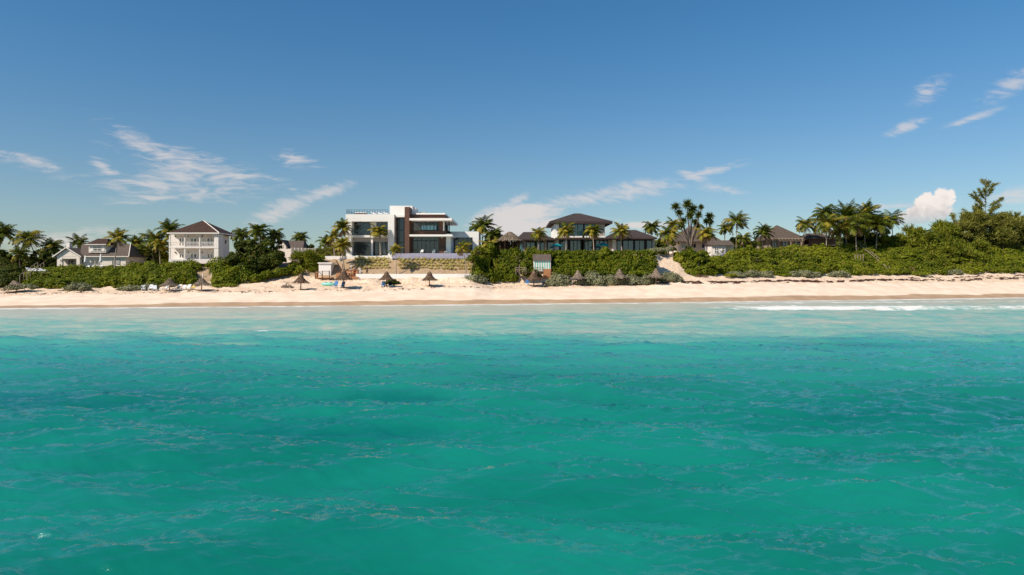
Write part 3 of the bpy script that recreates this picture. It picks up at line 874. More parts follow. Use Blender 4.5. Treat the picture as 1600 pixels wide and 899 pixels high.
# ------------------------------------------------------------------ pool, walls in front
S2 = Site(680, 404, 150.0)
pool = empty('infinity_pool', S2.o, 'raised pool with lavender overflow wall before the modern house', 'pool')
b = MB(); S2.box(b, 614, 748, 396.2, 404.5, 0, .35); b.box(S2.x(614), S2.x(748), .35, 2.2, S2.z(404.5), S2.z(404.5) + .5); b.build('overflow_wall', M['lavender'], pool)
b = MB(); b.box(S2.x(614), S2.x(748), .36, 2.2, S2.z(404) + .45, S2.z(396.9)); b.build('pool_water', M['pool_water'], pool)
b = MB(); S2.box(b, 613, 749, 404.3, 406.2, -.12, .5); b.build('gutter', M['dark_frame'], pool)
S2 = Site(560, 407, 150.4)
gw = MB(); S2.box(gw, 508, 613, 400.3, 408.5, 0, .4); o = gw.build('garden_wall', M['white'], None, loc=S2.o); tag(o, 'long white rendered garden wall below the glazed left block', 'wall')
S2 = Site(650, 437, 144.2)
gw = MB(); S2.box(gw, 556, 736, 428.2, 441, 0, .4); o = gw.build('retaining_wall', M['white'], None, loc=S2.o); tag(o, 'low white retaining wall at the foot of the sandy planted slope', 'wall')
b = MB(); b.bar(W3(557, 432, 143.8), W3(566, 441.5, 143.2), .06, 5); o = b.build('pipe', M['grey_wood']); tag(o, 'thin grey pipe leaning on the left end of the low white wall', 'pipe')

# ------------------------------------------------------------------ white two storey house with verandahs
D1 = 150.0
S = Site(302, 406, D1)
wh = empty('verandah_house', S.o, 'white two storey house with lattice balcony and brown hipped roof', 'house')
b = MB(); S.box(b, 264, 341, 364.5, 407.5, 2.6, 8.6); b.box(S.x(335.5, 0), S.x(341, 0), .05, 2.6, S.z(412), S.z(364.5)); b.build('wall', M['white_paint'], wh)
b = MB(); S.box(b, 263.6, 341.2, 386, 388, .0, 2.6); S.box(b, 263.6, 341.2, 405, 412, .0, 2.6); S.box(b, 264, 341, 364.4, 366.2, 0.03, 2.6); b.build('floor_slab', M['white_paint'], wh)
for p in (264.8, 288.6, 312, 335.3):
    b = MB(); S.box(b, p - .8, p + .8, 366.2, 405, .08, .36); b.build('post', M['white_paint'], wh)
b = MB()
for (a, c_) in ((265.6, 287.8), (289.4, 311.2), (312.8, 334.5)):
    x0, x1 = S.x(a), S.x(c_); z0, z1 = S.z(385.8), S.z(378.2)
    b.box(x0, x1, .16, .26, z1 - .08, z1).box(x0, x1, .17, .25, z0, z0 + .07)
    n = 9
    for k in range(n):
        xa = x0 + (x1 - x0) * k / n; xb = x0 + (x1 - x0) * (k + 1) / n
        b.bar((xa, .20, z0), (xb, .20, z1), .035, 4); b.bar((xa, .235, z1), (xb, .235, z0), .035, 4)
b.build('balcony_rail', M['white_paint'], wh)
for (a, c_) in ((279, 288.5), (296.5, 309), (322.5, 334)):
    window(wh, S.x(a, 2.55), S.x(c_, 2.55), S.z(386, 2.55), S.z(371, 2.55), 2.55, 2, 1, .28, M['white_paint'], M['glass'], 'french_door')
    window(wh, S.x(a, 2.55), S.x(c_, 2.55), S.z(405, 2.55), S.z(395.3, 2.55), 2.55, 2, 1, .28, M['white_paint'], M['glass'], 'french_door')
for p in (273.5, 293.8, 315.5):
    for q in (370, 395):
        b = MB(); S.box(b, p - .6, p + .6, q - 1.4, q + .6, 2.38, 2.56); b.build('wall_lamp', M['dark_frame'], wh)
xs = S.x(341, 2.6)
for y0 in (4.2, 6.0):
    for q, h_ in ((374, 7),):
        b = MB(); b.box(xs - .06, xs + .05, y0, y0 + .9, S.z(q + h_, 4), S.z(q, 4)); wn = b.build('side_window', M['white_paint'], wh)
        MB().box(xs + .03, xs + .07, y0 + .1, y0 + .8, S.z(q + h_ - .8, 4), S.z(q + .8, 4)).build('pane', M['glass'], wn)
b = MB(); b.hip(S.x(262.3), S.x(343.5), -.4, 9.2, S.z(364), S.z(345.2, 4.4), .4, .25); rf = b.build('roof', M['shingle'], wh)
b = MB(); x0, x1 = S.x(262.3), S.x(343.5); b.box(x0 - .04, x1 + .04, -.46, -.40, S.z(364) - .22, S.z(364) + .02); b.box(x1, x1 + .05, -.4, 9.2, S.z(364) - .22, S.z(364) + .02)
ap = ((x0 + x1) / 2, 4.4, S.z(345.2, 4.4)); b.bar((x1, -.4, S.z(364) + .03), (ap[0] + .2, ap[1], ap[2] + .03), .09, 4); b.build('trim', M['white_paint'], rf)
# garden steps
S = Site(322, 441, 140.0)
st = empty('garden_steps', S.o, 'pale stone steps with white posts between the hedges below the verandah house', 'steps')
b = MB()
for k in range(9): b.box(S.x(314), S.x(325.5), k * .8, k * .8 + .9, -.9, k * .40)
b.build('steps', M['concrete'], st)
for p, d_ in ((313, 1.0), (326.5, 1.0), (325, 5.0), (337, 6.5)):
    b = MB(); zz = d_ * .5; b.box(S.x(p - .7), S.x(p + .7), d_, d_ + .22, zz - 1, zz + 1.25); b.build('post', M['white_paint'], st)

# ------------------------------------------------------------------ cottage on the left
D2 = 150.0
S = Site(145, 414, D2)
ct = empty('cottage', S.o, 'cream cottage with gabled porch, shuttered dormer and white chimney', 'house')
b = MB(); S.box(b, 120, 196.5, 401, 416, 1.2, 9); S.box(b, 89, 97.5, 401, 416, 0, .4); S.box(b, 119.5, 124.5, 401, 416, 0, .4)
S.box(b, 89, 124.5, 401, 416, 2.2, 7)
xa, xc, xb = S.x(86.5), S.x(105), S.x(125.5); ze, zr = S.z(401.2), S.z(388.6)
b.prism([(xa, ze), (xb, ze), (xc, zr)], .02, .35)
S.box(b, 97.5, 119.5, 401, 404.5, .05, .3)
b.build('wall', M['cream'], ct)
b = MB()
t_ = .22
for (p, q) in (((xa - .3, ze - .12), (xc, zr)), ((xc, zr), (xb + .3, ze - .12))):
    b.prism([p, q, (q[0], q[1] + t_), (p[0], p[1] + t_)], -.35, 7)
# main roof: gable along x with a clipped right end
x0, x1 = S.x(121), S.x(198.5); z0 = S.z(400.6); z1 = S.z(381, 5)
b.add([(x0, .7, z0), (x1, .7, z0), (x1, 9.5, z0), (x0, 9.5, z0), (x0 - 2.2, 5.1, z1), (x1 - 2.0, 5.1, z1)], [(3, 2, 1, 0), (0, 1, 5, 4), (2, 3, 4, 5), (1, 2, 5), (3, 0, 4)])
rf = b.build('roof', M['shingle_grey'], ct)
b = MB(); b.box(x0, x1, .62, .70, z0 - .14, z0 + .03); b.bar((x1, .66, z0), (x1 - 2, 5.05, z1 + .03), .09, 4)
b.prism([(xa - .4, ze - .2), (xc, zr + .1), (xc, zr + .34), (xa - .4, ze + .06)], -.42, -.36); b.prism([(xb + .4, ze - .2), (xc, zr + .1), (xc, zr + .34), (xb + .4, ze + .06)], -.421, -.361)
b.build('bargeboard', M['white_paint'], rf)
b = MB(); S.box(b, 103.3, 108.6, 380.3, 391, 4, 5); S.box(b, 103.8, 105.3, 378.6, 380.3, 4.2, 4.6); S.box(b, 106.6, 108.1, 378.6, 380.3, 4.2, 4.6); b.build('chimney', M['white_paint'], ct)
dm = MB(); S.box(dm, 138.6, 165.5, 382.3, 395, 1.4, 7); dmo = dm.build('dormer', M['cream'], ct)
b = MB(); xd0, xd1 = S.x(135.5, 1.4), S.x(168.5, 1.4); zd0, zd1 = S.z(382, 1.4), S.z(373, 3)
b.add([(xd0, .9, zd0), (xd1, .9, zd0), (xd1, 7.4, zd0), (xd0, 7.4, zd0), (xd0 + 1.2, 3.4, zd1), (xd1 - 1.0, 3.4, zd1)], [(3, 2, 1, 0), (0, 1, 5, 4), (2, 3, 4, 5), (1, 2, 5), (3, 0, 4)]); b.build('dormer_roof', M['shingle'], dmo)
b = MB(); b.box(xd0 - .05, xd1 + .05, .82, .9, zd0 - .13, zd0 + .02); b.build('dormer_trim', M['white_paint'], dmo)
window(ct, S.x(145.5, 1.35), S.x(158.8, 1.35), S.z(392.7, 1.35), S.z(384.3, 1.35), 1.35, 2, 2, .10, M['white_paint'], M['glass'])
for a, c_ in ((141, 145), (159.3, 163.3)):
    b = MB(); S.box(b, a, c_, 384, 393, 1.3, 1.38); b.build('shutter', M['white_paint'], ct)
for a, c_, q, y_ in ((105, 116, 405.5, 2.1), (125.5, 131, 405, 1.15), (142, 155, 405, 1.15), (174.5, 179.5, 405, 1.15), (93.5, 96.5, 405, -.05)):
    window(ct, S.x(a, y_), S.x(c_, y_), S.z(413.5 if q > 405 or a > 100 else 409, y_), S.z(q, y_), y_, 2, 1, .07, M['white_paint'], M['glass'], 'door' if a > 100 else 'window')
b = MB(); S.box(b, 181, 187, 405, 413, 1.1, 1.17); b.build('shutter', M['grey_shade'], ct)

# ------------------------------------------------------------------ small white house behind the sea grape, tall fence
S = Site(450, 400, 176)
sh = empty('gabled_house', S.o, 'small white gabled house with brown roof behind the dark sea grape tree', 'house')
b = MB(); S.box(b, 427, 470, 389, 412, 1, 9); S.box(b, 433, 447, 385, 412, 0, 8)
b.prism([(S.x(432.5), S.z(385)), (S.x(447.5), S.z(385)), (S.x(440), S.z(376.3))], .02, 8); b.build('wall', M['white_paint'], sh)
b = MB()
for (p, q) in (((S.x(431.5), S.z(386)), (S.x(440), S.z(375.8))), ((S.x(440), S.z(375.8)), (S.x(448.5), S.z(386)))):
    b.prism([p, q, (q[0], q[1] + .22), (p[0], p[1] + .22)], -.3, 8)
b.add([(S.x(424), .8, S.z(389)), (S.x(472), .8, S.z(389)), (S.x(472), 9.4, S.z(389)), (S.x(424), 9.4, S.z(389)), (S.x(430), 5, S.z(375)), (S.x(466), 5, S.z(375))], [(3, 2, 1, 0), (0, 1, 5, 4), (2, 3, 4, 5), (1, 2, 5), (3, 0, 4)])
b.build('roof', M['shingle_grey'], sh)
window(sh, S.x(437.5), S.x(442.5), S.z(389.5), S.z(382.5), -.03, 1, 2, .1, M['white_paint'], M['grey_shade'])
S = Site(470, 412, 158)
fn = empty('panel_fence', S.o, 'tall cream panel fence between the sea grape tree and the green thicket', 'fence')
b = MB(); b.add([(S.x(455), 0, -1), (S.x(493, 4), 4, -1), (S.x(493, 4), 4.15, -1), (S.x(455), .15, -1), (S.x(455), 0, S.z(387)), (S.x(493, 4), 4, S.z(388.5, 4)), (S.x(493, 4), 4.15, S.z(388.5, 4)), (S.x(455), .15, S.z(387))],
          [(3, 2, 1, 0), (4, 5, 6, 7), (0, 1, 5, 4), (1, 2, 6, 5), (2, 3, 7, 6), (3, 0, 4, 7)]); S.box(b, 424, 455, 389, 413, 2, 2.15); b.build('panel', M['cream'], fn)
for k in range(8):
    q = k / 7; b = MB(); xq = S.x(455) + (S.x(493, 4) - S.x(455)) * q; yq = 4 * q - .06; b.box(xq - .08, xq + .08, yq - .05, yq, -1, S.z(387) - .05 - q * .0); b.build('post', M['cream'], fn)

# ------------------------------------------------------------------ the villa with dark hipped roofs
D3 = 162.0
S = Site(905, 393, D3)
vl = empty('villa', S.o, 'two storey villa with dark hipped roofs and teal glass behind the long hedge', 'house')
b = MB(); b.hip(S.x(858.8), S.x(957.2), 0, 16.5, S.z(345.8), S.z(333, 7), 1.5, .55, ax=S.x(907)); b.hip(S.x(806), S.x(868), -2.5, 8, S.z(374.5), S.z(362.5, 2), 3, .3, ax=S.x(828)); b.hip(S.x(944), S.x(1024.5), -2, 12, S.z(372.5), S.z(359.5, 5), 4, .3, ax=S.x(986)); rfv = b.build('roof', M['shingle_dark'], vl)
b = MB(); S.box(b, 868, 946, 371.4, 374.2, -.6, 3); S.box(b, 944, 957, 371.6, 374.2, .4, 4); b.build('lower_eave', M['shingle_dark'], vl)
b = MB(); S.box(b, 866, 873.5, 350, 398, .9, 14); S.box(b, 868, 946, 369, 372, -.3, 3.2); S.box(b, 957, 963, 375, 397, .2, 2); b.build('white_wall', M['white'], vl)
b = MB(); S.box(b, 931, 945, 349, 369, 1.4, 13); b.build('stone_wall', M['stone'], vl)
for q in ((1019.5, 1023, 374.8, 397, -.2, .5), (851, 854, 377, 397, -1, -.4), (818, 821.5, 377, 397, -1, -.4), (951, 957, 375, 397, 1.0, 3)):
    b = MB(); S.box(b, *q); b.build('stone_pier', M['stone'], vl)
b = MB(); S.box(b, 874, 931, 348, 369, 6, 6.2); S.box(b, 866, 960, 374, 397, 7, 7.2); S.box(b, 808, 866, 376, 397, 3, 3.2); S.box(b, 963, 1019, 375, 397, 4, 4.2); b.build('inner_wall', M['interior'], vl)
for a, c_, n in ((874, 893, 2), (893.5, 912, 2), (912.5, 930.5, 2)):
    window(vl, S.x(a, 2), S.x(c_, 2), S.z(369, 2), S.z(348.5, 2), 2, n, 1, .16, gmat=M['glass_teal'])
for a, c_, n in ((875, 888, 1), (890, 908, 3), (912, 926, 2), (930, 950, 3)):
    window(vl, S.x(a, 2.6), S.x(c_, 2.6), S.z(395, 2.6), S.z(375, 2.6), 2.6, n, 1, .22, gmat=M['glass_teal'], name='sliding_door')
for a, c_, n in ((809, 818, 1), (822, 836, 2), (838, 851, 2), (855, 866, 1)):
    window(vl, S.x(a, -.6), S.x(c_, -.6), S.z(396, -.6), S.z(378, -.6), -.6, n, 1, .16, gmat=M['glass_teal'], name='sliding_door')
for a, c_, n in ((963.5, 971, 1), (973, 990, 2), (991.5, 1007, 2), (1010, 1019, 1)):
    window(vl, S.x(a, .2), S.x(c_, .2), S.z(395, .2), S.z(375.6, .2), .2, n, 1, .16, gmat=M['glass_teal'], name='sliding_door')
b = MB()
for k in range(24): q = S.x(873.5, -.2) + (S.x(945, -.2) - S.x(873.5, -.2)) * k / 23; b.bar((q, -.15, S.z(369)), (q, -.15, S.z(362.5)), .025, 4)
b.bar((S.x(873.5, -.2), -.15, S.z(362.5)), (S.x(945, -.2), -.15, S.z(362.5)), .04, 4); b.build('balcony_rail', M['dark_frame'], vl)
b = MB(); S.box(b, 806, 1026, 396.5, 400, -5, 12); b.build('deck', M['concrete'], vl)

# thatched gazebo
def thatch_roof(root, cx, cy, r0, ze, za, mat, rag=.5, layers=5, n=30, name='thatch_roof', core=None, slope=1.0, tip=.12):
    """round shaggy roof: closed cone with layers of straw strands lying down it and hanging over the eave"""
    r = np.random.default_rng(nseed()); parts = []
    na = 20; rings = []
    for q in (0, .5, 1.0):
        rr = r0 * (1 - q) + tip * q
        rings.append(np.stack([cx + rr * np.cos(np.arange(na) * 2 * np.pi / na), cy + rr * np.sin(np.arange(na) * 2 * np.pi / na), np.full(na, ze + (za - ze) * q ** slope)], -1))
    und = rings[0] * 1.0; und[:, 2] -= .06; cen = np.array([[cx, cy, ze + .25]])
    V = np.concatenate(rings); f = [(i * na + k, i * na + (k + 1) % na, (i + 1) * na + (k + 1) % na, (i + 1) * na + k) for i in range(2) for k in range(na)]
    parts.append((V, np.array(f), 0, False)); parts.append((rings[2], np.arange(na)[None, :], 0, False))
    parts.append((np.concatenate([rings[0], cen]), np.array([(k, (k + 1) % na, na) for k in range(na)]), 0, False))
    for ly in range(layers):
        q = ly / layers; rr = r0 * (1 - q) + tip * q; cnt = int(n * (2.2 - 1.4 * q) * 2.4)
        a = r.random(cnt) * 2 * np.pi; q1 = q + .9 / layers + r.random(cnt) * .12; r1 = r0 * (1 - q1) + tip * q1
        lo = rr + (rag * (.25 + r.random(cnt)) if ly == 0 else .06 + r.random(cnt) * .18)
        z0 = ze + (za - ze) * max(q, 0) ** slope + .04 - (rag * (.15 + .6 * r.random(cnt)) if ly == 0 else 0); z1 = ze + (za - ze) * np.clip(q1, 0, 1) ** slope + .07
        r1 = np.maximum(r1, .02)
        wd = (.025 + r.random(cnt) * .055) * (r0 / 2.0) ** .5
        ca, sa = np.cos(a), np.sin(a); tx, ty = -sa * wd, ca * wd; tw = r.normal(size=cnt) * .05
        b0 = np.stack([cx + lo * ca, cy + lo * sa, z0 + tw], -1); t0 = np.stack([cx + r1 * ca, cy + r1 * sa, z1 + 0 * tw], -1); T = np.stack([tx, ty, 0 * tx], -1)
        parts.append((np.stack([b0 - T, b0 + T, t0 + T * .6, t0 - T * .6], 1).reshape(-1, 3), np.arange(cnt * 4).reshape(-1, 4), 0, False))
    return mesh_np(name, parts, [mat], root)


o = W3(796.5, 392, 155.0)
gz_ = empty('thatched_gazebo', o, 'round thatched gazebo on dark posts left of the villa', 'gazebo')
s = 155 / F
thatch_roof(gz_, 0, 0, 19.5 * s, 16.5 * s, 29.5 * s, L['straw'], .5, 6, 70)
for k in range(8):
    a = k * math.pi / 4 + .3; MB().bar((2.3 * math.cos(a), 2.3 * math.sin(a), -.6), (2.3 * math.cos(a), 2.3 * math.sin(a), 17 * s), .09).build('post', M['dark_wood'], gz_)
b = MB()
for k in range(7):
    a = k * math.pi / 7 + .15; q = a + math.pi / 7 - .02
    b.add([(2.0 * math.cos(a), 2.0 * math.sin(a), -.6), (2.0 * math.cos(q), 2.0 * math.sin(q), -.6), (2.0 * math.cos(q), 2.0 * math.sin(q), 15 * s), (2.0 * math.cos(a), 2.0 * math.sin(a), 15 * s)], [(0, 1, 2, 3)])
b.build('screen', M['dark_wood'], gz_)

# striped beach hut
S = Site(847, 422, 148.5)
ht = empty('striped_hut', S.o, 'small hut with white and aqua striped boards and grey roof in the hedge', 'hut')
b = MB(); S.box(b, 833.5, 860.5, 406, 424, 0, 3); b.build('wall', M['white_paint'], ht)
b = MB()
for k in range(7): p = 835.3 + k * 3.75; S.box(b, p, p + 1.3, 406.5, 422.5, -.05, .02)
b.build('aqua_stripes', M['aqua'], ht)
b = MB(); b.add([(S.x(832.6), -.35, S.z(407)), (S.x(861.4), -.35, S.z(407)), (S.x(861.2), 1.6, S.z(397.5, 1.6)), (S.x(833), 1.6, S.z(397.5, 1.6)), (S.x(861.4), 3.4, S.z(407)), (S.x(832.6), 3.4, S.z(407))], [(0, 1, 2, 3), (3, 2, 4, 5), (0, 5, 4, 1), (1, 4, 2), (0, 3, 5)]); b.build('roof', M['shingle_grey'], ht)
b = MB(); S.box(b, 848.5, 861, 420.5, 438, -.5, -.3); S.box(b, 860.5, 861.3, 420, 438, -.5, 1.5); b.build('side_panel', M['orange_wood'], ht)
S = Site(815, 425, 147.5)
vs_ = empty('villa_stair', S.o, 'dark timber stair and landing with railings left of the striped hut', 'stair')
b = MB()
for k in range(11): b.box(S.x(812), S.x(819), k * .5, k * .5 + .5, k * .40 - .4, k * .40 - .3)
b.build('tread', M['dark_wood'], vs_)
b = MB(); b.box(S.x(806), S.x(849), -2.0, .0, S.z(426), S.z(425)); b.build('landing', M['dark_wood'], vs_)
for (a, c_) in ((806, 822), (834, 849)):
    b = MB()
    for q in range(4): p = a + (c_ - a) * q / 3; S.box(b, p - .45, p + .45, 417.5, 429, -1.9, -1.8)
    for zq in (418, 421.5): S.box(b, a, c_, zq - .4, zq + .4, -1.98, -1.9)
    b.build('railing', M['grey_wood'], vs_)
for p in (811.5, 819.6):
    b = MB(); b.bar((S.x(p), 0, .6), (S.x(p), 5.5, 5.0), .06, 4)
    for q in range(5): b.bar((S.x(p), q * 1.3, q * 1.05 - .5), (S.x(p), q * 1.3, q * 1.05 + .65), .05, 4)
    b.build('handrail', M['grey_wood'], vs_)

# ------------------------------------------------------------------ thatched houses and the little white house on the right
S = Site(1090, 388, 187)
th = empty('thatched_house', S.o, 'thatched house half hidden by palms beside the tall screw pines', 'house')
b = MB(); S.box(b, 1060, 1118, 376, 395, 1, 12); b.build('wall', M['cream'], th)
b = MB(); b.hip(S.x(1050), S.x(1126), -1.5, 13, S.z(377), S.z(354.5, 6), 2.5, .35, ax=S.x(1092)); b.build('roof', M['thatch_old'], th)
for a, c_ in ((1064, 1072), (1078, 1088), (1096, 1106)): window(th, S.x(a, .95), S.x(c_, .95), S.z(388), S.z(380), .95, 2, 1, .12, M['white_paint'], M['glass'])
S = Site(1126, 397, 176)
lh_ = empty('small_white_house', S.o, 'small white house with two dark windows and grey roof among the scrub', 'house')
b = MB(); S.box(b, 1111.5, 1134, 383, 402, 0, 6); S.box(b, 1134, 1146, 384, 400, 1.2, 6); b.build('wall', M['white_paint'], lh_)
b = MB(); x0, x1 = S.x(1110), S.x(1146.5); b.add([(x0, -.5, S.z(383)), (x1, -.5, S.z(383)), (x1, 3, S.z(375.8, 3)), (x0, 3, S.z(375.8, 3)), (x0, 6.6, S.z(383)), (x1, 6.6, S.z(383)), (x0, -.5, S.z(383) - .2), (x1, -.5, S.z(383) - .2)],
    [(0, 1, 2, 3), (3, 2, 5, 4), (1, 5, 2), (0, 3, 4), (6, 7, 1, 0), (6, 4, 5, 7)]); b.build('roof', M['shingle_grey'], lh_)
window(lh_, S.x(1116), S.x(1122.5), S.z(396.5), S.z(386.5), -.04, 2, 2, .14, M['white_paint'], M['glass'])
window(lh_, S.x(1127.5), S.x(1133), S.z(394.5), S.z(386.5), -.04, 1, 2, .14, M['white_paint'], M['glass'])
S = Site(1230, 382, 194)
t2 = empty('pergola_house', S.o, 'house with steep pyramid thatch roof and wooden pergola on the dune top', 'house')
b = MB(); S.box(b, 1203, 1256, 371, 390, 1.5, 12); b.build('wall', M['grey_wood'], t2)
b = MB(); b.hip(S.x(1199), S.x(1262), 0, 12, S.z(373.5), S.z(351.8, 5), .3, .3, ax=S.x(1226.5)); b.build('roof', M['thatch_old'], t2)
b = MB(); b.hip(S.x(1263.5), S.x(1308), 2, 10, S.z(371.5), S.z(364.5, 5), 4, .3); S.box(b, 1264, 1306, 372, 390, 3, 9); b.build('side_wing', M['shingle_grey'], t2)
b = MB()
for p in (1200, 1217, 1236, 1252): b.bar((S.x(p, -2), -2, S.z(390)), (S.x(p, -2), -2, S.z(374)), .16)
S.box(b, 1197, 1257, 373.2, 374.6, -2.2, -1.95); S.box(b, 1197, 1257, 376.2, 377.0, -2.2, -1.95)
for k in range(12): p = 1199 + k * 5.1; S.box(b, p - .5, p + .5, 372.0, 373.0, -2.6, 1.5)
b.build('pergola', M['grey_wood'], t2)
for a, c_ in ((1206, 1214), (1222, 1232), (1242, 1250)): window(t2, S.x(a, 1.45), S.x(c_, 1.45), S.z(388, 1.45), S.z(376.5, 1.45), 1.45, 2, 1, .14, M['dark_wood'], M['glass'], 'door')

# dune stair on the right
a, c_ = W3(1339, 380, 189), W3(1386, 421, 175)
ds = empty('dune_stair', c_, 'weathered wooden stair descending the green dune on the right', 'stair')
A = a - c_
b = MB(); b.bar(A + Vector((0, 0, -.9)), (0, 0, -.6), .09, 4); b.bar(A + Vector((1.2, .6, -.9)), (1.2, .6, -.6), .09, 4); b.build('stringer', M['grey_wood'], ds)
for off in (Vector((0, 0, 0)), Vector((1.2, .6, 0))):
    b = MB(); b.bar(A + off + Vector((0, 0, .25)), off + Vector((0, 0, .35)), .075, 4)
    for k in range(8): p = A * (k / 7) + off; b.bar(p + Vector((0, 0, -1.7)), p + Vector((0, 0, .32)), .07, 4)
    b.build('handrail', M['grey_wood'], ds)
b = MB()
for k in range(22): p = A * ((k + .5) / 22) + Vector((0, 0, -.78)); b.add([p + Vector((0, -.15, 0)), p + Vector((1.2, .45, 0)), p + Vector((1.2, .75, 0)), p + Vector((0, .15, 0))], [(0, 1, 2, 3)])
b.build('tread', M['grey_wood'], ds)
o_ = W3(1336, 400, 178); b = MB()
for k in range(4): b.bar((k * .7, 0, -1.5), (k * .7, 0, .35 + .15 * (k % 2)), .09, 4)
b.bar((-.2, 0, .25), (2.4, 0, .2), .06, 4); q = b.build('wooden_railing', M['grey_wood'], None, loc=o_); tag(q, 'short grey wooden railing stub standing in scrub left of the dune stair', 'railing')
# cottage stair on the far left
a, c_ = W3(59, 413.5, 146), W3(31, 434, 134)
ds = empty('beach_stair', c_, 'weathered timber stair with handrails cut through the hedge left of the cottage', 'stair')
A = a - c_
for off in (Vector((0, 0, 0)), Vector((1.3, 0, 0))):
    b = MB(); b.bar(A + off + Vector((0, 0, .5)), off + Vector((0, 0, .5)), .045, 4)
    for k in range(6): p = A * (k / 5) + off; b.bar(p + Vector((0, 0, -1.2)), p + Vector((0, 0, .5)), .06, 4)
    b.build('handrail', M['grey_wood'], ds)
b = MB()
for k in range(18): p = A * ((k + .5) / 18) + Vector((0, 0, -.5)); b.add([p + Vector((0, -.3, 0)), p + Vector((1.3, -.3, 0)), p + Vector((1.3, .3, 0)), p + Vector((0, .3, 0))], [(0, 1, 2, 3)])
b.build('tread', M['dark_wood'], ds)

# ------------------------------------------------------------------ bar hut with deck, stair by the modern house
S = Site(508, 434, 145.0)
kb = empty('bar_hut', S.o, 'small square white bar hut with flat overhanging top on the sand', 'hut')
b = MB(); S.box(b, 498, 517, 412, 436, 0, 3.0); b.build('wall', M['white'], kb)
b = MB(); S.box(b, 496.3, 518.8, 410.4, 412, -.25, 3.2); b.build('roof_slab', M['white'], kb)
b = MB(); S.box(b, 504.5, 513.5, 422.2, 434, -.05, .01); b.build('hatch', M['white_paint'], kb)
S = Site(510, 437, 142.8)
dk = empty('timber_deck', S.o, 'brown timber deck with posts and rope rail before the white bar hut', 'deck')
b = MB(); S.box(b, 495, 518, 433.6, 435, 0, 2.4); b.build('platform', M['orange_wood'], dk)
for p in (492.5, 503.5, 514.8):
    b = MB(); S.box(b, p - .5, p + .5, 423.5, 440, -.05, .1); b.build('post', M['dark_wood'], dk)
b = MB(); b.bar((S.x(492.5), .02, S.z(424)), (S.x(503.5), .02, S.z(425.5)), .05, 4); b.bar((S.x(497), .02, S.z(424)), (S.x(503.5), .02, S.z(430)), .06, 4); b.bar((S.x(503.5), .02, S.z(424)), (S.x(514.8), .02, S.z(424)), .05, 4); b.build('rail', M['dark_wood'], dk)
b = MB(); S.box(b, 492, 497, 425, 440, .3, .5); b.build('side_board', M['orange_wood'], dk)
S = Site(542, 436, 144.0)
ws = empty('wooden_stair', S.o, 'orange brown wooden stair with leaning beams under construction before the white garden wall', 'stair')
b = MB()
for k in range(8): S.box(b, 525, 560 - k, 433 - k * 3.1, 435.6 - k * 3.1, k * .75, k * .75 + .8)
b.build('tread', M['orange_wood'], ws)
b = MB(); b.bar((S.x(525), -.1, S.z(407)), (S.x(537), .3, S.z(428)), .12, 4); b.bar((S.x(531), .1, S.z(438)), (S.x(537), .1, S.z(423)), .10, 4); b.bar((S.x(535.6), 0, S.z(440)), (S.x(535.6), 0, S.z(413)), .09, 4); b.bar((S.x(549), 0, S.z(440)), (S.x(549), 0, S.z(424)), .08, 4)
b.bar((S.x(538), .05, S.z(423)), (S.x(560), .3, S.z(423)), .10, 4); b.build('beam', M['timber'], ws)
for p, q in ((552, 424), (559, 425)):
    o_ = W3(p, q, 145.5); mb = MB(); mb.bar((0, 0, -.35), (0, 0, .25), .3, 8, .24); mb.bar((0, 0, .25), (0, 0, .33), .24, 8, .18)
    q_ = mb.build('barrel', M['orange_wood'], None, loc=o_); tag(q_, 'orange wooden tub on the stair, %s of the two' % ('left' if p < 555 else 'right'), 'tub', 'wooden tubs on the building stair')

# ================================================================== VEGETATION
def B(px, py, D, rpx, hpx, dep=.9):
    s = D / F; p = W3(px, py, D)
    return (p.x, p.y, p.z, rpx * s, rpx * s * dep, hpx * s)


def blob(px, py, D, wpx, hpx, n, seed, r0=.34):
    """n lumps spread over an ellipse on the photograph's plane at distance D, with real depth"""
    rr = random.Random(seed); res = []
    for k in range(n):
        a = rr.uniform(0, 6.28); q = rr.random() ** .5
        r_ = min(wpx, hpx) * rr.uniform(r0 * .7, r0 * 1.25)
        row = list(B(px + math.cos(a) * q * (wpx - r_ * .7), py - math.sin(a) * q * (hpx - r_ * .7), D, r_ * 1.15, r_))
        row[1] += rr.uniform(-.5, .5) * min(wpx, hpx) * D / F
        res.append(row)
    return res


def skirted(px, py, D, w, h, n, seed, r0=.34):
    """a blob whose foliage also reaches down towards the ground"""
    return blob(px, py, D, w, h, n, seed, r0) + blob(px, py + h * 1.0, D - .6, w * .95, h * .8, max(4, n * 2 // 3), seed + 50, r0 * 1.1)


# hedges on the dune, left to right
bush('hedge', slope_lumps(-130, 26, .25, 1.0, 1.5, 1.15, 1.3, 1), L['dark'], 'dark tangled hedge left of the timber beach stair', 'hedge', 30)
bush('hedge', slope_lumps(48, 206, .10, 1.02, 1.35, 1.1, 1.05, 2), L['bright'], 'long bright green hedge on the dune below the cottage', 'hedge', 32)
bush('hedge', slope_lumps(206, 301, .08, 1.0, 1.35, 1.15, 1.3, 3), L['bright'], 'thick green hedge below the verandah house, left of the garden steps', 'hedge', 32)
bush('hedge', slope_lumps(341, 392, .05, .95, 1.4, 1.2, 1.45, 4), L['bright'], 'rounded green hedge right of the garden steps', 'hedge', 32)
bush('sea_grape', blob(400, 399, 146, 50, 24, 24, 5) + blob(385, 418, 143, 46, 20, 18, 6) + blob(420, 414, 144, 30, 20, 10, 7), L['dark'], 'big dark sea grape tree right of the verandah house', 'tree', 40, .34, .26)
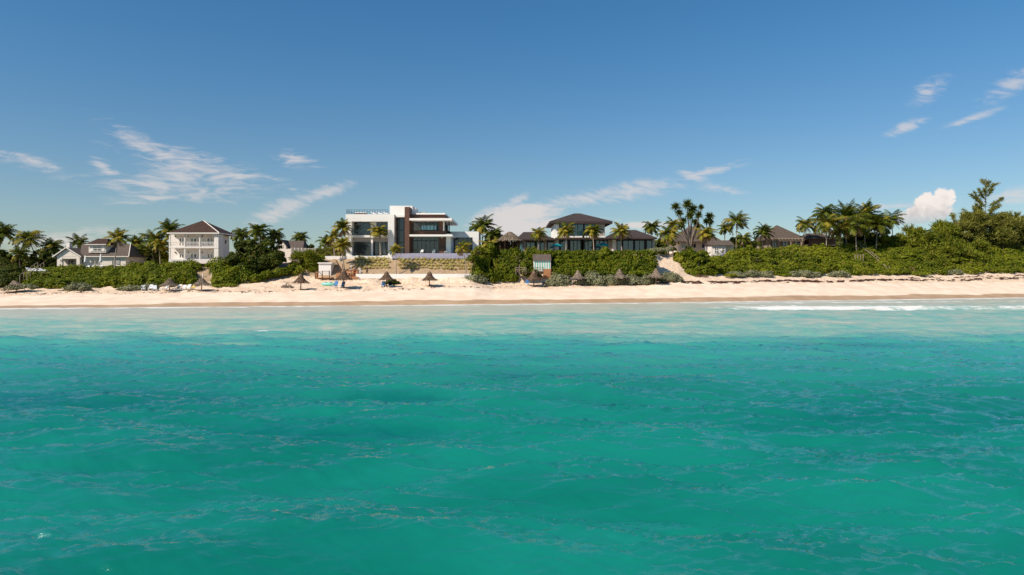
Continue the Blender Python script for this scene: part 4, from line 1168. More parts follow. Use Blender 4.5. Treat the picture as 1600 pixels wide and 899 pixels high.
bush('hedge', [B(400 + 9 * k, 436 - 2.4 * k + 2 * (k % 2), 139 + .9 * k, 8.5, 7.5) for k in range(7)], L['bright'], 'narrow hedge climbing the sand under the dark sea grape tree', 'hedge', 70, core=.78)
bush('feathery_shrub', blob(480, 414, 147, 26, 22, 22, 8, .3) + blob(464, 424, 144.5, 12, 12, 6, 9), L['needle'], 'feathery yellow green thicket left of the white bar hut', 'shrub', 60, .10, .62, needle=True, core=.7, fuzz=.5)
bush('feathery_shrub', blob(503, 396, 156, 12, 13, 8, 10, .34) + blob(517, 393, 157, 10, 12, 6, 11), L['olive'], 'loose olive shrub behind the bar hut, left of the white wall', 'shrub', 50, .10, .55, needle=True, core=.6, fuzz=.5)
bush('shrub', blob(752, 398, 150, 16, 16, 10, 12) + blob(768, 392, 150, 12, 14, 6, 13), L['lime'], 'yellow green shrub against the right end of the modern house', 'shrub', 38)
bush('hedge', slope_lumps(744, 808, .0, .9, 1.4, 1.15, 1.5, 14) + [B(774 + 11 * k, 399, 151.5, 8, 9) for k in range(4)], L['grape'], 'green hedge mass between the modern house and the timber stair', 'hedge', 34)
bush('hedge', slope_lumps(823, 834, .2, 1.0, 1.3, 1.0, 1.5, 15) + [B(825 + 7 * k, 399, 151, 7, 8) for k in range(6)], L['grape'], 'short hedge block between the timber stair and the striped hut', 'hedge', 34)
hl = []
for k in range(28):
    px = 866 + k * 5.7
    for q in range(6):
        j_ = random.Random(k * 7 + q); hl.append(B(px + (q % 2) * 2.4 + j_.uniform(-1.5, 1.5), 396.5 + q * 6.2 + (j_.uniform(-1, 1.5) if q else j_.uniform(-.3, .6)), 152.3 - q * .72 + j_.uniform(-.5, .3), 6.2 * j_.uniform(.75, 1.25), 5.2 * (j_.uniform(.8, 1.2) if q else 1)))
bush('hedge', hl, L['grape'], 'tall wide hedge wall below the villa, right of the striped hut', 'hedge', 34)
bush('shrub', [B(946, 393.5, 151.2, 7, 8), B(938, 398, 150.8, 6, 6)], L['lime'], 'pale shoot rising above the top of the tall villa hedge', 'shrub', 34)
bush('shrub', [B(1030, 391, 160, 9, 4), B(1043, 391, 161, 8, 4.5), B(1018, 392, 158, 8, 3.5)], L['silver'], 'low grey green shrub at the top of the sandy path', 'shrub', 34)

# silver sea lavender on the sand
G = 'silver sea lavender bushes on the sand'
def silver(lst, label):
    ls = [list(B(*q)) for q in lst]
    for q in ls: q[2] = min(q[2], float(zg(q[0], q[1])) + q[5] * .42)
    bush('sea_lavender', ls, L['silver'], label, 'shrub', 60, .17, .26, group=G, fuzz=.3)
silver([(122, 444, 129.5, 13, 8), (112, 449, 128.5, 10, 6), (131, 448, 128.5, 10, 7), (127, 438, 131, 9, 6)], 'silver bush in front of the long cottage hedge')
silver([(207, 446, 130.5, 15, 5), (192, 447, 130, 8, 4)], 'flat silver bush, left one of the pair below the verandah house hedge')
silver([(236, 443, 131.5, 10, 7), (224, 447, 130.5, 9, 5)], 'rounded silver bush just left of the thatched parasols with white loungers')
silver([(740, 438, 143.0, 15, 8), (728, 441, 142.5, 9, 5), (752, 440, 143, 10, 6)], 'silver bush at the right end of the low white wall')
silver([(873, 434, 145.6, 14, 12), (862, 440, 144.5, 11, 7), (884, 436, 145.5, 9, 10)], 'big silver bush right of the orange panel of the striped hut')
silver([(926, 428, 147.2, 12, 13), (917, 436, 146, 9, 8), (936, 436, 146, 11, 9), (906, 440, 146, 9, 5)], 'tall silver bush behind the white lounger')
silver([(954, 436, 146.8, 13, 10), (966, 432, 147.6, 12, 9), (981, 431, 148, 13, 10), (993, 436, 147.4, 10, 9)], 'long silver bush behind the second parasol from the sandy path')
silver([(1012, 432, 147.8, 12, 10), (1008, 440, 147.2, 8, 5)], 'silver bush between the two parasols nearest the sandy path')
silver([(1046, 434, 149.5, 14, 9), (1058, 438, 149.5, 9, 6), (1036, 437, 149, 9, 8)], 'silver bush at the foot of the sandy path')
silver([(1150, 427, 158.5, 14, 5), (1172, 426, 160, 12, 6), (1195, 426, 161, 12, 5.5)], 'low silver bush on sand below the small white house')
silver([(1256, 426, 164.5, 14, 6.5), (1240, 426, 163.5, 9, 5), (1273, 427, 165, 9, 5)], 'low silver bush on sand below the pergola house')
silver([(1312, 429, 167, 11, 6), (1300, 431, 166, 7, 4), (1322, 430, 167, 7, 4)], 'small silver bush below the dune stair, on the sand edge')
silver([(1494, 424, 181, 9, 5), (1478, 425, 180, 8, 4)], 'small silver bush at the foot of the feathery thicket')

# low green tufts at the dune foot
for (px, py, D, w_, lab) in ((92, 448.5, 129, 10, 'left of the silver bush by the cottage hedge'), (184, 449, 130, 8, 'on bare sand below the cottage hedge'), (352, 447, 134.5, 20, 'at the foot of the rounded hedge'),
                             (724, 443.5, 142, 8, 'beside the silver bush near the low white wall'), (1142, 431, 156, 10, 'at the left end of the right hand dune'), (1228, 430, 163, 14, 'between the low silver bushes on the right dune'),
                             (1400, 426, 175, 18, 'on the sand right of the dune stair'), (1443, 429, 175, 13, 'on the sand, rightmost and brownish')):
    bush('beach_creeper', [B(px - w_ * .4, py, D, w_ * .6, 2.4), B(px + w_ * .35, py - .6, D + .6, w_ * .6, 2.6)], L['scrub'], 'low green creeper patch ' + lab, 'plant', 40, .22, .2, stem=False)

# dune scrub on the right: one mass of ground cover with separate shrubs in it
bush('dune_scrub', [q for q in slope_lumps(1062, 1330, .02, 1.05, 1.75, 1.3, 1.35, 20) if not (1104 < 800 + F * q[0] / q[1] < 1142 and HY + (CH - q[2] - q[5]) * F / q[1] < 399) and 800 + F * q[0] / q[1] > 1046 + (HY + (CH - q[2]) * F / q[1] - 392) * .75], L['scrub'], 'continuous low scrub covering the right hand dune', 'scrub', 24, .34, .26, kind='stuff')
bush('dune_scrub', slope_lumps(1330, 1680, .02, 1.05, 2.2, 1.5, 1.2, 21), L['scrub'], 'continuous low scrub covering the far right dune', 'scrub', 22, .34, .26, kind='stuff')
G = 'shrubs on the right hand dune'
for (px, py, D, w_, h_, n, mat, lab) in ((1080, 404, 159, 22, 17, 14, 'grape', 'dense dark green shrub right of the sandy path'), (1102, 415, 158, 24, 14, 14, 'grape', 'spreading green shrub below the small white house'),
                                         (1160, 398, 172, 18, 10, 9, 'scrub', 'olive shrub right of the small white house'), (1180, 408, 168, 16, 11, 8, 'dark', 'brownish green shrub in the middle of the right dune'),
                                         (1205, 412, 168, 14, 10, 8, 'dark', 'dark shrub in scrub below the left end of the pergola house'), (1226, 417, 165.5, 18, 8, 8, 'lime', 'bright lime shrub at the dune foot below the pergola house'),
                                         (1285, 388, 184, 26, 8, 10, 'grape', 'green shrub in front of the low wing of the pergola house'), (1330, 396, 184, 16, 8, 8, 'grape', 'green shrub left of the top of the dune stair'),
                                         (1420, 408, 184, 26, 12, 14, 'lime', 'bright green shrub right of the dune stair'), (1505, 412, 187, 24, 9, 10, 'lime', 'lime shrub at the foot of the feathery thicket'),
                                         (1560, 410, 192, 26, 9, 10, 'lime', 'pale green shrub near the right end of the dune'), (1385, 394, 192, 16, 10, 8, 'grape', 'dark green shrub beside the upper part of the dune stair')):
    bush('shrub', blob(px, py, D, w_, h_, n, int(px)), L[mat], lab, 'shrub', 32, group=G)

# feathery casuarina thicket on the right
G = 'casuarinas of the right hand thicket'
for (px, py, D, w_, h_, n, mat, lab) in ((1393, 378, 198, 17, 13, 9, 'needle', 'bushy casuarina left of the white cumulus cloud'), (1424, 374, 197, 19, 17, 11, 'needle', 'rounded casuarina below the cumulus cloud'),
                                         (1452, 384, 193, 22, 22, 14, 'needle', 'broad casuarina with dark gaps in the middle of the thicket'), (1482, 370, 199, 24, 24, 14, 'needle', 'tall bushy casuarina left of the spire tree'),
                                         (1490, 394, 189, 20, 15, 10, 'needle', 'low casuarina in front of the thicket'), (1516, 354, 203, 24, 22, 14, 'olive', 'olive casuarina at the left foot of the spire tree'),
                                         (1560, 358, 204, 26, 24, 15, 'olive', 'olive casuarina right of the spire tree'), (1600, 360, 206, 26, 22, 13, 'olive', 'dark casuarina cut by the right edge of the picture'), (1640, 372, 206, 24, 20, 8, 'olive', 'casuarina beyond the right edge of the thicket'),
                                         (1530, 384, 196, 20, 16, 9, 'needle', 'middle casuarina below the spire tree'), (1462, 408, 184, 16, 14, 9, 'needle', 'small dark casuarina low on the slope, left one of two'), (1520, 402, 188, 18, 15, 9, 'needle', 'small casuarina low on the slope, right one of two')):
    bush('casuarina', skirted(px, py, D, w_, h_, n, int(px) + 1, .36), L[mat], lab, 'tree', 46, .13, .80, group=G, needle=True, core=.74, fuzz=.55)


def plume_tree(px, pyb, pyt, D, label, branches, seed, mat='olive', tr=.16, base=None):
    """open casuarina: leader with drooping feathery branches given as (height fraction, length px, angle deg)"""
    s = D / F; b = W3(px, pyb, D); t = W3(px, pyt, D); gz = float(zg(b.x, b.y)); root = empty('casuarina', (b.x, b.y, gz), label, 'tree', 'open casuarinas above the thicket')
    H = t.z - gz; r = np.random.default_rng(seed); mb = MB(); PP = []; AA = []
    mb.bar((0, 0, -.3), (0, 0, H * .97), tr, 6, .03)
    def feather(p0, p1, n, ln):
        q = r.random(n)[:, None]; P = np.array(p0) * (1 - q) + np.array(p1) * q; ax = unit(np.array(p1) - np.array(p0))
        A = unit(ax * .6 + r.normal(size=(n, 3)) * .55 + np.array([.15, 0, -.15])) * (ln * (.5 + r.random((n, 1))))
        PP.append(P + A * .4); AA.append(A * .5)
    feather((0, 0, H * .60), (0, 0, H * 1.0), 90, .8)
    for (q, ln, an) in branches:
        p0 = Vector((0, 0, H * q)); L_ = ln * s; yy_ = r.uniform(-.5, .5) * L_
        p1 = p0 + Vector((math.cos(R(an)) * L_, yy_, math.sin(R(an)) * L_)); pm_ = (p0 + p1) / 2 + Vector((0, 0, -.06 * L_))
        mb.tube([p0, pm_, p1], [.07, .05, .02], 5); p2 = p1 + Vector((r.uniform(-.3, .5) * L_ * .5, r.uniform(-.3, .3) * L_, r.uniform(-.1, .5) * L_ * .6)); mb.tube([pm_, p2], [.04, .015], 4); feather(pm_, p2, int(24 * L_), .8); feather(p0 + (pm_ - p0) * .4, pm_, int(16 * L_), .6); feather(pm_, p1, int(30 * L_), .85)
    mb.build('trunk', M['bark'], root)
    P = np.concatenate(PP); A = np.concatenate(AA); Bv = unit(np.cross(A, r.normal(size=A.shape))) * .07
    V, Fq = quads(P, Bv, A); mesh_np('foliage', [(V, Fq, 0, False)], [L[mat]], root)


plume_tree(1540, 385, 279, 203, 'tall open casuarina spire rising above the right hand thicket',
           [(.36, 30, 35), (.38, 30, 150), (.42, 34, 20), (.44, 34, 160), (.48, 28, 40), (.52, 26, 145), (.42, 26, 28), (.46, 24, 150), (.55, 22, 30), (.60, 20, 128), (.64, 27, 138), (.62, 30, 26), (.74, 14, 58), (.76, 12, 120), (.80, 16, 62), (.86, 14, 55), (.90, 9, 105), (.5, 20, 130), (.70, 22, 132)], 3)
plume_tree(1492, 385, 336, 203, 'small open casuarina with a sideways branch left of the spire tree', [(.6, 18, 165), (.66, 16, 150), (.75, 14, 30), (.8, 12, 100), (.5, 16, 20)], 4, tr=.09)
plume_tree(1578, 390, 332, 206, 'thin casuarina leaning right beside the right edge of the picture', [(.6, 24, 40), (.7, 22, 30), (.8, 20, 35), (.5, 18, 150), (.66, 12, 120)], 5, tr=.09)
plume_tree(1606, 390, 330, 207, 'dark casuarina branch reaching in at the right edge', [(.8, 20, 175), (.75, 24, 165), (.7, 16, 150), (.85, 14, 20)], 6, 'dark', tr=.09)
plume_tree(1417, 395, 352, 200, 'wispy casuarina top just left of the cumulus cloud', [(.6, 12, 60), (.7, 10, 120), (.75, 12, 45), (.5, 14, 150)], 7, tr=.08)

# dark trees and thickets behind the houses
G = 'background trees behind the houses'
for (px, py, D, w_, h_, n, mat, lab) in ((-40, 400, 160, 50, 18, 16, 'dark', 'dark thicket beyond the left edge'), (22, 404, 160, 26, 14, 12, 'dark', 'dark thicket under the leftmost tall palm'), (66, 402, 162, 24, 14, 12, 'dark', 'dark thicket left of the cottage porch'),
                                         (226, 396, 163, 24, 16, 13, 'dark', 'dark thicket between the cottage and the verandah house'), (252, 392, 160, 14, 18, 8, 'scrub', 'shrub against the left end of the verandah house'), (405, 384, 170, 40, 14, 14, 'dark', 'dark treetops behind the sea grape tree'),
                                         (490, 392, 182, 34, 9, 10, 'dark', 'low dark treeline left of the modern house'), (528, 392, 166, 14, 16, 8, 'olive', 'olive thicket against the left wall of the modern house'), (768, 380, 166, 22, 22, 12, 'dark', 'dark thicket between the modern house and the gazebo'), (836, 388, 178, 40, 12, 10, 'dark', 'dark thicket behind the left wing of the villa'), (1040, 384, 172, 24, 10, 10, 'dark', 'dark thicket right of the villa'),
                                         (1160, 380, 192, 32, 10, 12, 'dark', 'dark treeline behind the small white house'), (1200, 384, 200, 24, 9, 8, 'dark', 'dark thicket left of the pergola house'), (1348, 358, 202, 40, 24, 22, 'dark', 'dark mass of trees behind the palm grove'),
                                         (1385, 380, 203, 20, 12, 8, 'dark', 'dark thicket right of the palm grove'), (1450, 362, 215, 40, 9, 10, 'olive', 'far treeline below the cumulus cloud')):
    bush('tree', skirted(px, py, D, w_, h_, n, int(px) + 7), L[mat], lab, 'tree', 30, .36, .26, group=G)

rr = random.Random(31); fl = []
for k in range(210):
    px = -120 + k * 9 + rr.uniform(-3, 3); D = rr.uniform(222, 240)
    yt = float(np.interp(px, [-120, 60, 200, 500, 560, 760, 1040, 1200, 1320, 1480, 1750], [404, 404, 400, 396, 396, 388, 384, 380, 374, 370, 366]))
    h_ = rr.uniform(8, 13)
    for q in range(3): fl.append(B(px + rr.uniform(-4, 4), yt + h_ * (.8 + q * 1.3), D + rr.uniform(-3, 3), h_ * 1.3, h_))
bush('far_wood', fl, L['dark'], 'far off low wood closing the horizon behind the houses', 'wood', 14, .6, .45, kind='stuff')

# ------------------------------------------------------------------ palms
P_ = palm
P_(4, 366, 164, 20, 'tall dark palm at the left edge of the picture', lean=(1.5, 0))
P_(44, 375, 162, 21, 'broad palm second from the left edge', lean=(-2.5, 0), kind='mixed')
P_(30, 398, 158, 15, 'low palm under the two palms at the left edge', kind='mixed')
P_(82, 388, 164, 18, 'dark palm just left of the cottage porch', lean=(-1.5, 0))
P_(122, 381, 178, 16, 'dark palm behind the cottage chimney')
P_(184, 372, 147.5, 17, 'yellow green palm standing in front of the right end of the cottage', kind='yellow', lean=(.6, 0))
P_(212, 381, 164, 14, 'small palm right of the cottage roof', kind='mixed')
P_(238, 375, 160, 18, 'palm in the middle of the group left of the verandah house', kind='mixed')
P_(264, 360, 159, 18, 'tall palm touching the left eave of the verandah house', lean=(-.4, 0))
P_(226, 390, 158, 14, 'low yellowish palm in the group left of the verandah house', kind='mixed')
P_(250, 383, 157, 15, 'pale palm against the left end of the verandah house', kind='yellow')
P_(376, 368, 168, 15, 'dark palm leftmost behind the sea grape tree')
P_(402, 362, 166, 17, 'tallest palm behind the sea grape tree', lean=(-.5, 0))
P_(428, 368, 170, 15, 'palm above the gable of the small white house')
P_(469, 373, 186, 13, 'dark palm behind the roof of the small white house')
P_(512, 377, 168, 14, 'dark palm between the fence and the modern house')
P_(522, 372, 152, 13, 'ragged yellow palm left of the modern house, the shorter of two', kind='yellow', up=.45, nf=16, droop=1.5)
P_(535, 358, 150, 15, 'tall ragged yellow palm brushing the left corner of the modern house', kind='yellow', up=.4, nf=20, droop=1.7)
P_(534, 385, 146.5, 15, 'drooping yellow palm beside the building stair', kind='yellow', up=.3, nf=18, droop=2.0, dead=4, lean=(-.6, 0))
P_(590, 362, 151.2, 13, 'bushy yellow palm before the glazed left block', kind='yellow', lean=(-.8, 0), wind=(.6, 0), base=W3(590, 400, 151.2).z)
P_(617, 392, 145.5, 11, 'wind bent young palm before the brown pylon', kind='yellow', lean=(-.35, 0), wind=(.8, .05), up=.25, nf=15, tr=.1, dead=1)
P_(724, 389, 145.0, 13.5, 'wind bent young palm before the right end of the pool', kind='yellow', lean=(-.5, 0), wind=(.9, .05), up=.2, nf=15, tr=.11, dead=1)
P_(757, 353, 166, 18, 'tall dark palm right of the modern house', lean=(.8, 0))
P_(770, 368, 164, 15, 'dark palm in front of the tall one right of the modern house', kind='green')
P_(742, 357, 182, 10, 'small dark palm peeping over the right wing of the modern house')
P_(762, 384, 152, 16, 'brown and yellow palm beside the white right wing', kind='yellow', dead=6)
P_(841, 366, 155.5, 14, 'leftmost of the four young palms before the villa', kind='yellow', wind=(.5, 0), group='young palms before the villa')
P_(884, 361, 155.5, 15, 'young palm before the left part of the upper villa floor', kind='yellow', wind=(.5, 0), group='young palms before the villa')
P_(927, 362, 155.5, 15, 'young palm before the right part of the upper villa floor', kind='mixed', wind=(.5, 0), group='young palms before the villa')
P_(971, 362, 156.5, 15, 'rightmost of the four young palms before the villa', kind='yellow', wind=(.4, 0), group='young palms before the villa')
P_(1018, 356, 180, 14, 'dark palm behind the right wing of the villa')
P_(1044, 366, 164, 17, 'bright yellow palm right of the villa', kind='yellow', dead=4)
P_(1052, 352, 172, 14, 'palm leaning behind the bright yellow palm', kind='mixed')
P_(1104, 366, 170, 16, 'orange tinged palm in front of the thatched house', kind='yellow', dead=5)
P_(1152, 347, 184, 17, 'tall palm standing clear of the trees above the small white house', lean=(.5, 0), kind='mixed')
P_(1162, 372, 178, 13, 'short palm under the tall clear palm', kind='mixed')
P_(1133, 358, 190, 11, 'small palm left of the tall clear palm')
P_(1192, 364, 188, 15, 'spiky palm left of the pergola house', up=.2)
P_(1258, 352, 194, 17, 'slender palm touching the right slope of the pyramid thatch', kind='mixed', lean=(1.0, 0))
P_(1291, 350, 184, 23, 'foremost palm of the grove with yellow lower leaves', kind='mixed', dead=5)
P_(1290, 336, 196, 21, 'tall palm at the left end of the palm grove', up=.25, droop=1.5)
P_(1322, 342, 192, 24, 'tall spiky palm in the middle of the palm grove', up=.35, droop=1.4, nf=24)
P_(1338, 352, 186, 24, 'brownish palm in front of the middle of the grove', kind='mixed', dead=6)
P_(1352, 338, 196, 23, 'tallest palm on the right side of the grove', up=.35, droop=1.4, nf=24)
P_(1370, 352, 194, 21, 'dark palm at the right end of the grove', up=.2, nf=24)
P_(1312, 360, 188, 15, 'low palm under the grove, yellowish', kind='yellow', dead=4)
P_(1394, 345, 204, 18, 'solitary dark palm left of the cumulus cloud')


def screw_pine(px, pyb, D, heads, label, seed):
    """forked trunk whose branches end in dense rosettes; heads: (px, py, radius px)"""
    b = W3(px, pyb, D); gz = float(zg(b.x, b.y)); root = empty('screw_pine', (b.x, b.y, gz), label, 'tree', 'screw pines above the thatched house')
    r = np.random.default_rng(seed); mb = MB(); parts = []; s = D / F
    for (hx, hy, hr) in heads:
        p = W3(hx, hy, D) - Vector((b.x, b.y, gz)); p.y = r.uniform(-1.5, 1.5)
        mb.tube([(0, 0, -.3), (p.x * .25, p.y * .3, p.z * .45), (p.x * .8, p.y * .8, p.z * .78), tuple(p)], [.24, .19, .13, .09], 6)
        n = 230; d = unit(r.normal(size=(n, 3)) + np.array([0, 0, .25])); Ln = hr * s * (.4 + .65 * r.random((n, 1)))
        tip = d * Ln - np.array([0, 0, 1]) * Ln * .25 * r.random((n, 1)); c = np.array(p)
        Bv = unit(np.cross(d, r.normal(size=(n, 3)))) * .10
        P0 = c + d * Ln * .12; V = np.stack([P0 - Bv, P0 + Bv, c + tip + Bv * .3, c + tip - Bv * .3], 1).reshape(-1, 3)
        parts.append((V, np.arange(n * 4).reshape(-1, 4), 0, False))
    mb.build('trunk', M['bark'], root, smooth=True); mesh_np('foliage', parts, [L['palm'], L['palm_y']], root)


screw_pine(1078, 388, 178, [(1055, 323, 10), (1061, 333, 8), (1074, 319, 11), (1083, 327, 12), (1078, 337, 9), (1090, 336, 8), (1086, 347, 8), (1068, 345, 8), (1094, 324, 6), (1062, 352, 8), (1090, 352, 7)], 'tall forked screw pine with many tufted heads', 2)
screw_pine(1106, 385, 180, [(1107, 338, 9), (1110, 346, 7), (1102, 346, 7)], 'smaller screw pine right of the tall forked one', 3)

# planted agaves in rows on the slope before the modern house
proto = None; rr = random.Random(4)
def agave_mesh():
    r = np.random.default_rng(77); parts = []
    n = 26; a = np.arange(n) * 2.4; e = R(75) - (np.arange(n) / n) * R(60)
    d = np.stack([np.cos(a) * np.cos(e), np.sin(a) * np.cos(e), np.sin(e)], -1); Ln = (.42 + .2 * r.random(n))[:, None]
    Bv = unit(np.cross(d, np.array([0, 0, 1.]))) * .055; P0 = d * .03; tip = d * Ln - np.array([0, 0, .12]) * Ln
    V = np.stack([P0 - Bv * .7, P0 + Bv * .7, d * Ln * .5 + Bv, d * Ln * .5 - Bv, tip + Bv * .15, tip - Bv * .15], 1).reshape(-1, 3)
    k = np.arange(n)[:, None] * 6
    return np.concatenate([k + [0, 1, 2, 3], k + [3, 2, 4, 5]]), V
fq, vq = agave_mesh()
for row in range(5):
    D = 147.3 + row * .78
    for k in range(30):
        px = 556 + k * 6.45 + (row % 2) * 3.2 + rr.uniform(-1, 1)
        if 608 < px < 622: continue
        X = (px - 800) / F * D; Y = D + rr.uniform(-.15, .15)
        if proto is None:
            o = mesh_np('agave', [(vq, fq, 0, False)], [L['agave']]); proto = o
        else: o = COL.objects.link(proto.copy()) or COL.objects[-1]
        o.location = (X, Y, float(zg(X, Y)) - .02); o.rotation_euler = (rr.uniform(-.15, .15), rr.uniform(-.15, .15), rr.uniform(0, 6.28)); sc = rr.uniform(1.15, 1.75); o.scale = (sc, sc, sc)
        tag(o, 'small pale spiky agave planted in rows on the slope before the modern house', 'plant', 'agaves planted in rows on the slope')

# ================================================================== THINGS ON THE BEACH
# thatched parasols
def palapa(px, pyb, hpx, rpx, label, old=False, tilt=0.0):
    X, Y, Z = gpos(px, pyb); s = Y / F
    root = empty('thatched_parasol', (X, Y, Z), label, 'parasol', 'thatched parasols along the beach', 0)
    root.rotation_euler = (0, tilt, nseed() * .7)
    h = hpx * s; r_ = rpx * s * .86
    MB().bar((0, 0, -.4), (0, 0, h * .9), .10, 7, .08).build('pole', M['grey_wood' if old else 'dark_wood'], root)
    ze = h * .50
    thatch_roof(root, 0, 0, r_ * .86, ze, h, L['straw'] if old else L['straw_d'], r_ * .30, 6, 46, slope=1.9, tip=.09)
    b = MB()
    for k in range(8): a = k * math.pi / 4; b.bar((.08 * math.cos(a), .08 * math.sin(a), h * .80), (r_ * .8 * math.cos(a), r_ * .8 * math.sin(a), ze + .02), .03, 4)
    b.build('strut', M['dark_wood'], root)
for a in ((265, 455, 19, 16, 'grey thatched parasol over the white loungers, left of the steps', True), (315, 454.5, 20, 17, 'grey thatched parasol in front of the garden steps', True),
          (470, 453.5, 25, 14.5, 'brown thatched parasol alone left of the bar hut deck', False), (537, 451.5, 30, 16, 'tall brown thatched parasol with two blue beach chairs', False),
          (604, 449.5, 23, 14, 'brown thatched parasol by the green bush before the low white wall', False), (671, 448.5, 24, 14, 'brown thatched parasol before the middle of the low white wall', False),
          (834, 448, 25, 15, 'thatched parasol below the striped hut', False), (903, 446.5, 23, 14, 'thatched parasol with the bright blue chair', True),
          (968, 445.5, 25, 15, 'thatched parasol second from the sandy path with a long shadow', True), (1025, 445, 25, 16, 'thatched parasol at the foot of the sandy path', True)):
    palapa(*a)
palapa(26, 456.5, 18, 20, 'collapsed grey thatched parasol leaning low at the left edge', True, .25)
bush('shrub', [B(24, 450, 127, 14, 4), B(44, 449, 127.5, 12, 4)], L['silver'], 'grey scrub piled around the collapsed parasol', 'shrub', 40, stem=False)
bush('shrub', [B(613, 443, 139.6, 10, 7), B(604, 445, 140, 7, 5), B(621, 446, 139.6, 6, 5)], L['dark'], 'dark green bush in the shade of a brown parasol', 'shrub', 44)

# loungers and chairs
def lounger(name, back=50, sling='white_plastic', w_=.62, l_=1.7, hgt=.36):
    root = empty(name, (0, 0, 0), 'x', 'lounger')
    b = MB(); b.box(-w_ / 2, -w_ / 2 + .06, 0, l_ * .62, hgt - .07, hgt).box(w_ / 2 - .06, w_ / 2, 0, l_ * .62, hgt - .07, hgt).box(-w_ / 2 + .06, w_ / 2 - .06, 0, .06, hgt - .07, hgt); b.build('frame', M['white_plastic'], root)
    MB().box(-w_ / 2 + .02, w_ / 2 - .02, .02, l_ * .60, hgt + .003, hgt + .05).build('seat', M[sling], root)
    y0 = l_ * .60; c, s_ = math.cos(R(back)), math.sin(R(back)); bl = .95
    mb = MB(); mb.add([(-w_ / 2, y0, hgt), (w_ / 2, y0, hgt), (w_ / 2, y0 + bl * c, hgt + bl * s_), (-w_ / 2, y0 + bl * c, hgt + bl * s_),
                       (-w_ / 2, y0 + .06 * s_, hgt - .06 * c), (w_ / 2, y0 + .06 * s_, hgt - .06 * c), (w_ / 2, y0 + bl * c + .06 * s_, hgt + bl * s_ - .06 * c), (-w_ / 2, y0 + bl * c + .06 * s_, hgt + bl * s_ - .06 * c)],
                      [(0, 1, 2, 3), (7, 6, 5, 4), (0, 4, 5, 1), (1, 5, 6, 2), (2, 6, 7, 3), (3, 7, 4, 0)]); mb.build('backrest', M[sling], root)
    for sx in (-1, 1):
        for yy_ in (.12, l_ * .58): MB().bar((sx * (w_ / 2 - .04), yy_, 0), (sx * (w_ / 2 - .04), yy_, hgt - .07), .035, 5).build('leg', M['white_plastic'], root)
        MB().box(sx * (w_ / 2 + .02) - .03, sx * (w_ / 2 + .02) + .03, l_ * .28, l_ * .62, hgt + .17, hgt + .21).build('armrest', M['white_plastic'], root)
    return root
def dup(root):
    r_ = root.copy(); COL.objects.link(r_)
    for ch in root.children:
        c = ch.copy(); COL.objects.link(c); c.parent = r_
    return r_
KIND = {}
def put(kind, loc, rz, label, group, cat='lounger', sc=1.0):
    if kind not in KIND: o = KIND[kind] = lounger('beach_lounger', *dict(white=(42, 'white_plastic'), blue=(62, 'blue_sling'), navy=(48, 'navy_sling'), yellow=(50, 'yellow_sling'), low=(30, 'white_plastic'))[kind])
    else: o = dup(KIND[kind])
    o.location = loc; o.rotation_euler = (0, 0, rz); o.scale = (sc, sc, sc); tag(o, label, cat, group)
g1 = 'white loungers on the sand below the verandah house'
for px, py, rz, lab in ((224, 455.5, .5, 'white lounger lying at the far left of the row by the grey parasol'), (234, 455, .35, 'reclined white lounger, second from the left in the row'), (242, 455.5, .5, 'low white lounger, third from the left in the row'), (251, 455, -.3, 'white lounger standing just left of the grey parasol pole'),
                        (271, 455, -.25, 'white lounger touching the right side of the grey parasol pole'), (279, 454.8, -.2, 'white lounger in the middle of the three right of the pole'), (287, 454.8, -.2, 'white lounger next to the yellow one')):
    X, Y, Z = gpos(px, py); put('white', (X, Y, Z), rz, lab, g1, sc=1.1)
X, Y, Z = gpos(294.5, 454.5); put('yellow', (X, Y, Z), -.3, 'yellow lounger at the right end of the white loungers', g1, sc=1.1)
g2 = 'blue and white beach chairs'
for kd, px, py, rz, lab in (('blue', 520.5, 451.5, -.2, 'blue chair farther from the pole of the tall parasol'), ('blue', 531.5, 451.3, -.2, 'blue chair beside the pole of the tall parasol'), ('blue', 597, 450.3, 0, 'blue chair under the parasol with the dark green bush'), ('navy', 610, 450, .2, 'dark chair beside the dark green bush'),
                            ('blue', 825, 447.5, .1, 'blue chair left of the parasol below the striped hut'), ('navy', 841.5, 447.5, -.9, 'dark reclined chair right of the parasol below the striped hut'), ('blue', 892, 446.5, 0, 'bright blue chair by the grey parasol before the silver bushes'), ('navy', 909, 446, -.7, 'dark low chair right of the pole by the bright blue chair')):
    X, Y, Z = gpos(px, py); put(kd, (X, Y, Z), rz, lab, g2, 'beach chair', 1.1)
X, Y, Z = gpos(922, 445.5); put('low', (X, Y, Z), -1.3, 'white lounger turned sideways before the silver bushes', 'white loungers before the silver bushes', sc=1.15)
X, Y, Z = gpos(930, 445.5); put('white', (X, Y, Z), -.5, 'white lounger facing the sea beside the sideways one', 'white loungers before the silver bushes', sc=1.1)
g3 = 'white loungers along the pool'
zdeck = W3(640, 396, 153).z
for px, lab in ((658.5, 'white pool chair nearest the brown pylon'), (677.5, 'second white pool chair from the pylon'), (696.5, 'white pool chair before the white column'), (715, 'white pool chair half behind the wind bent palm')):
    D = 152.75; put('white', ((px - 800) / F * D, D, zdeck), 0, lab, g3, sc=.9)
g4 = 'white loungers on the roof terrace'
zt_ = W3(600, 335, 153).z
for px, lab in ((589, 'leftmost white lounger on the roof terrace'), (598.5, 'middle white lounger on the roof terrace'), (607.5, 'rightmost white lounger on the roof terrace')):
    D = 155.0; put('low', ((px - 800) / F * D, D, zt_), .9, lab, g4)
b = empty('daybed', ((563 - 800) / F * 155, 155, zt_), 'wide brown daybed with pale cushion on the roof terrace', 'daybed')
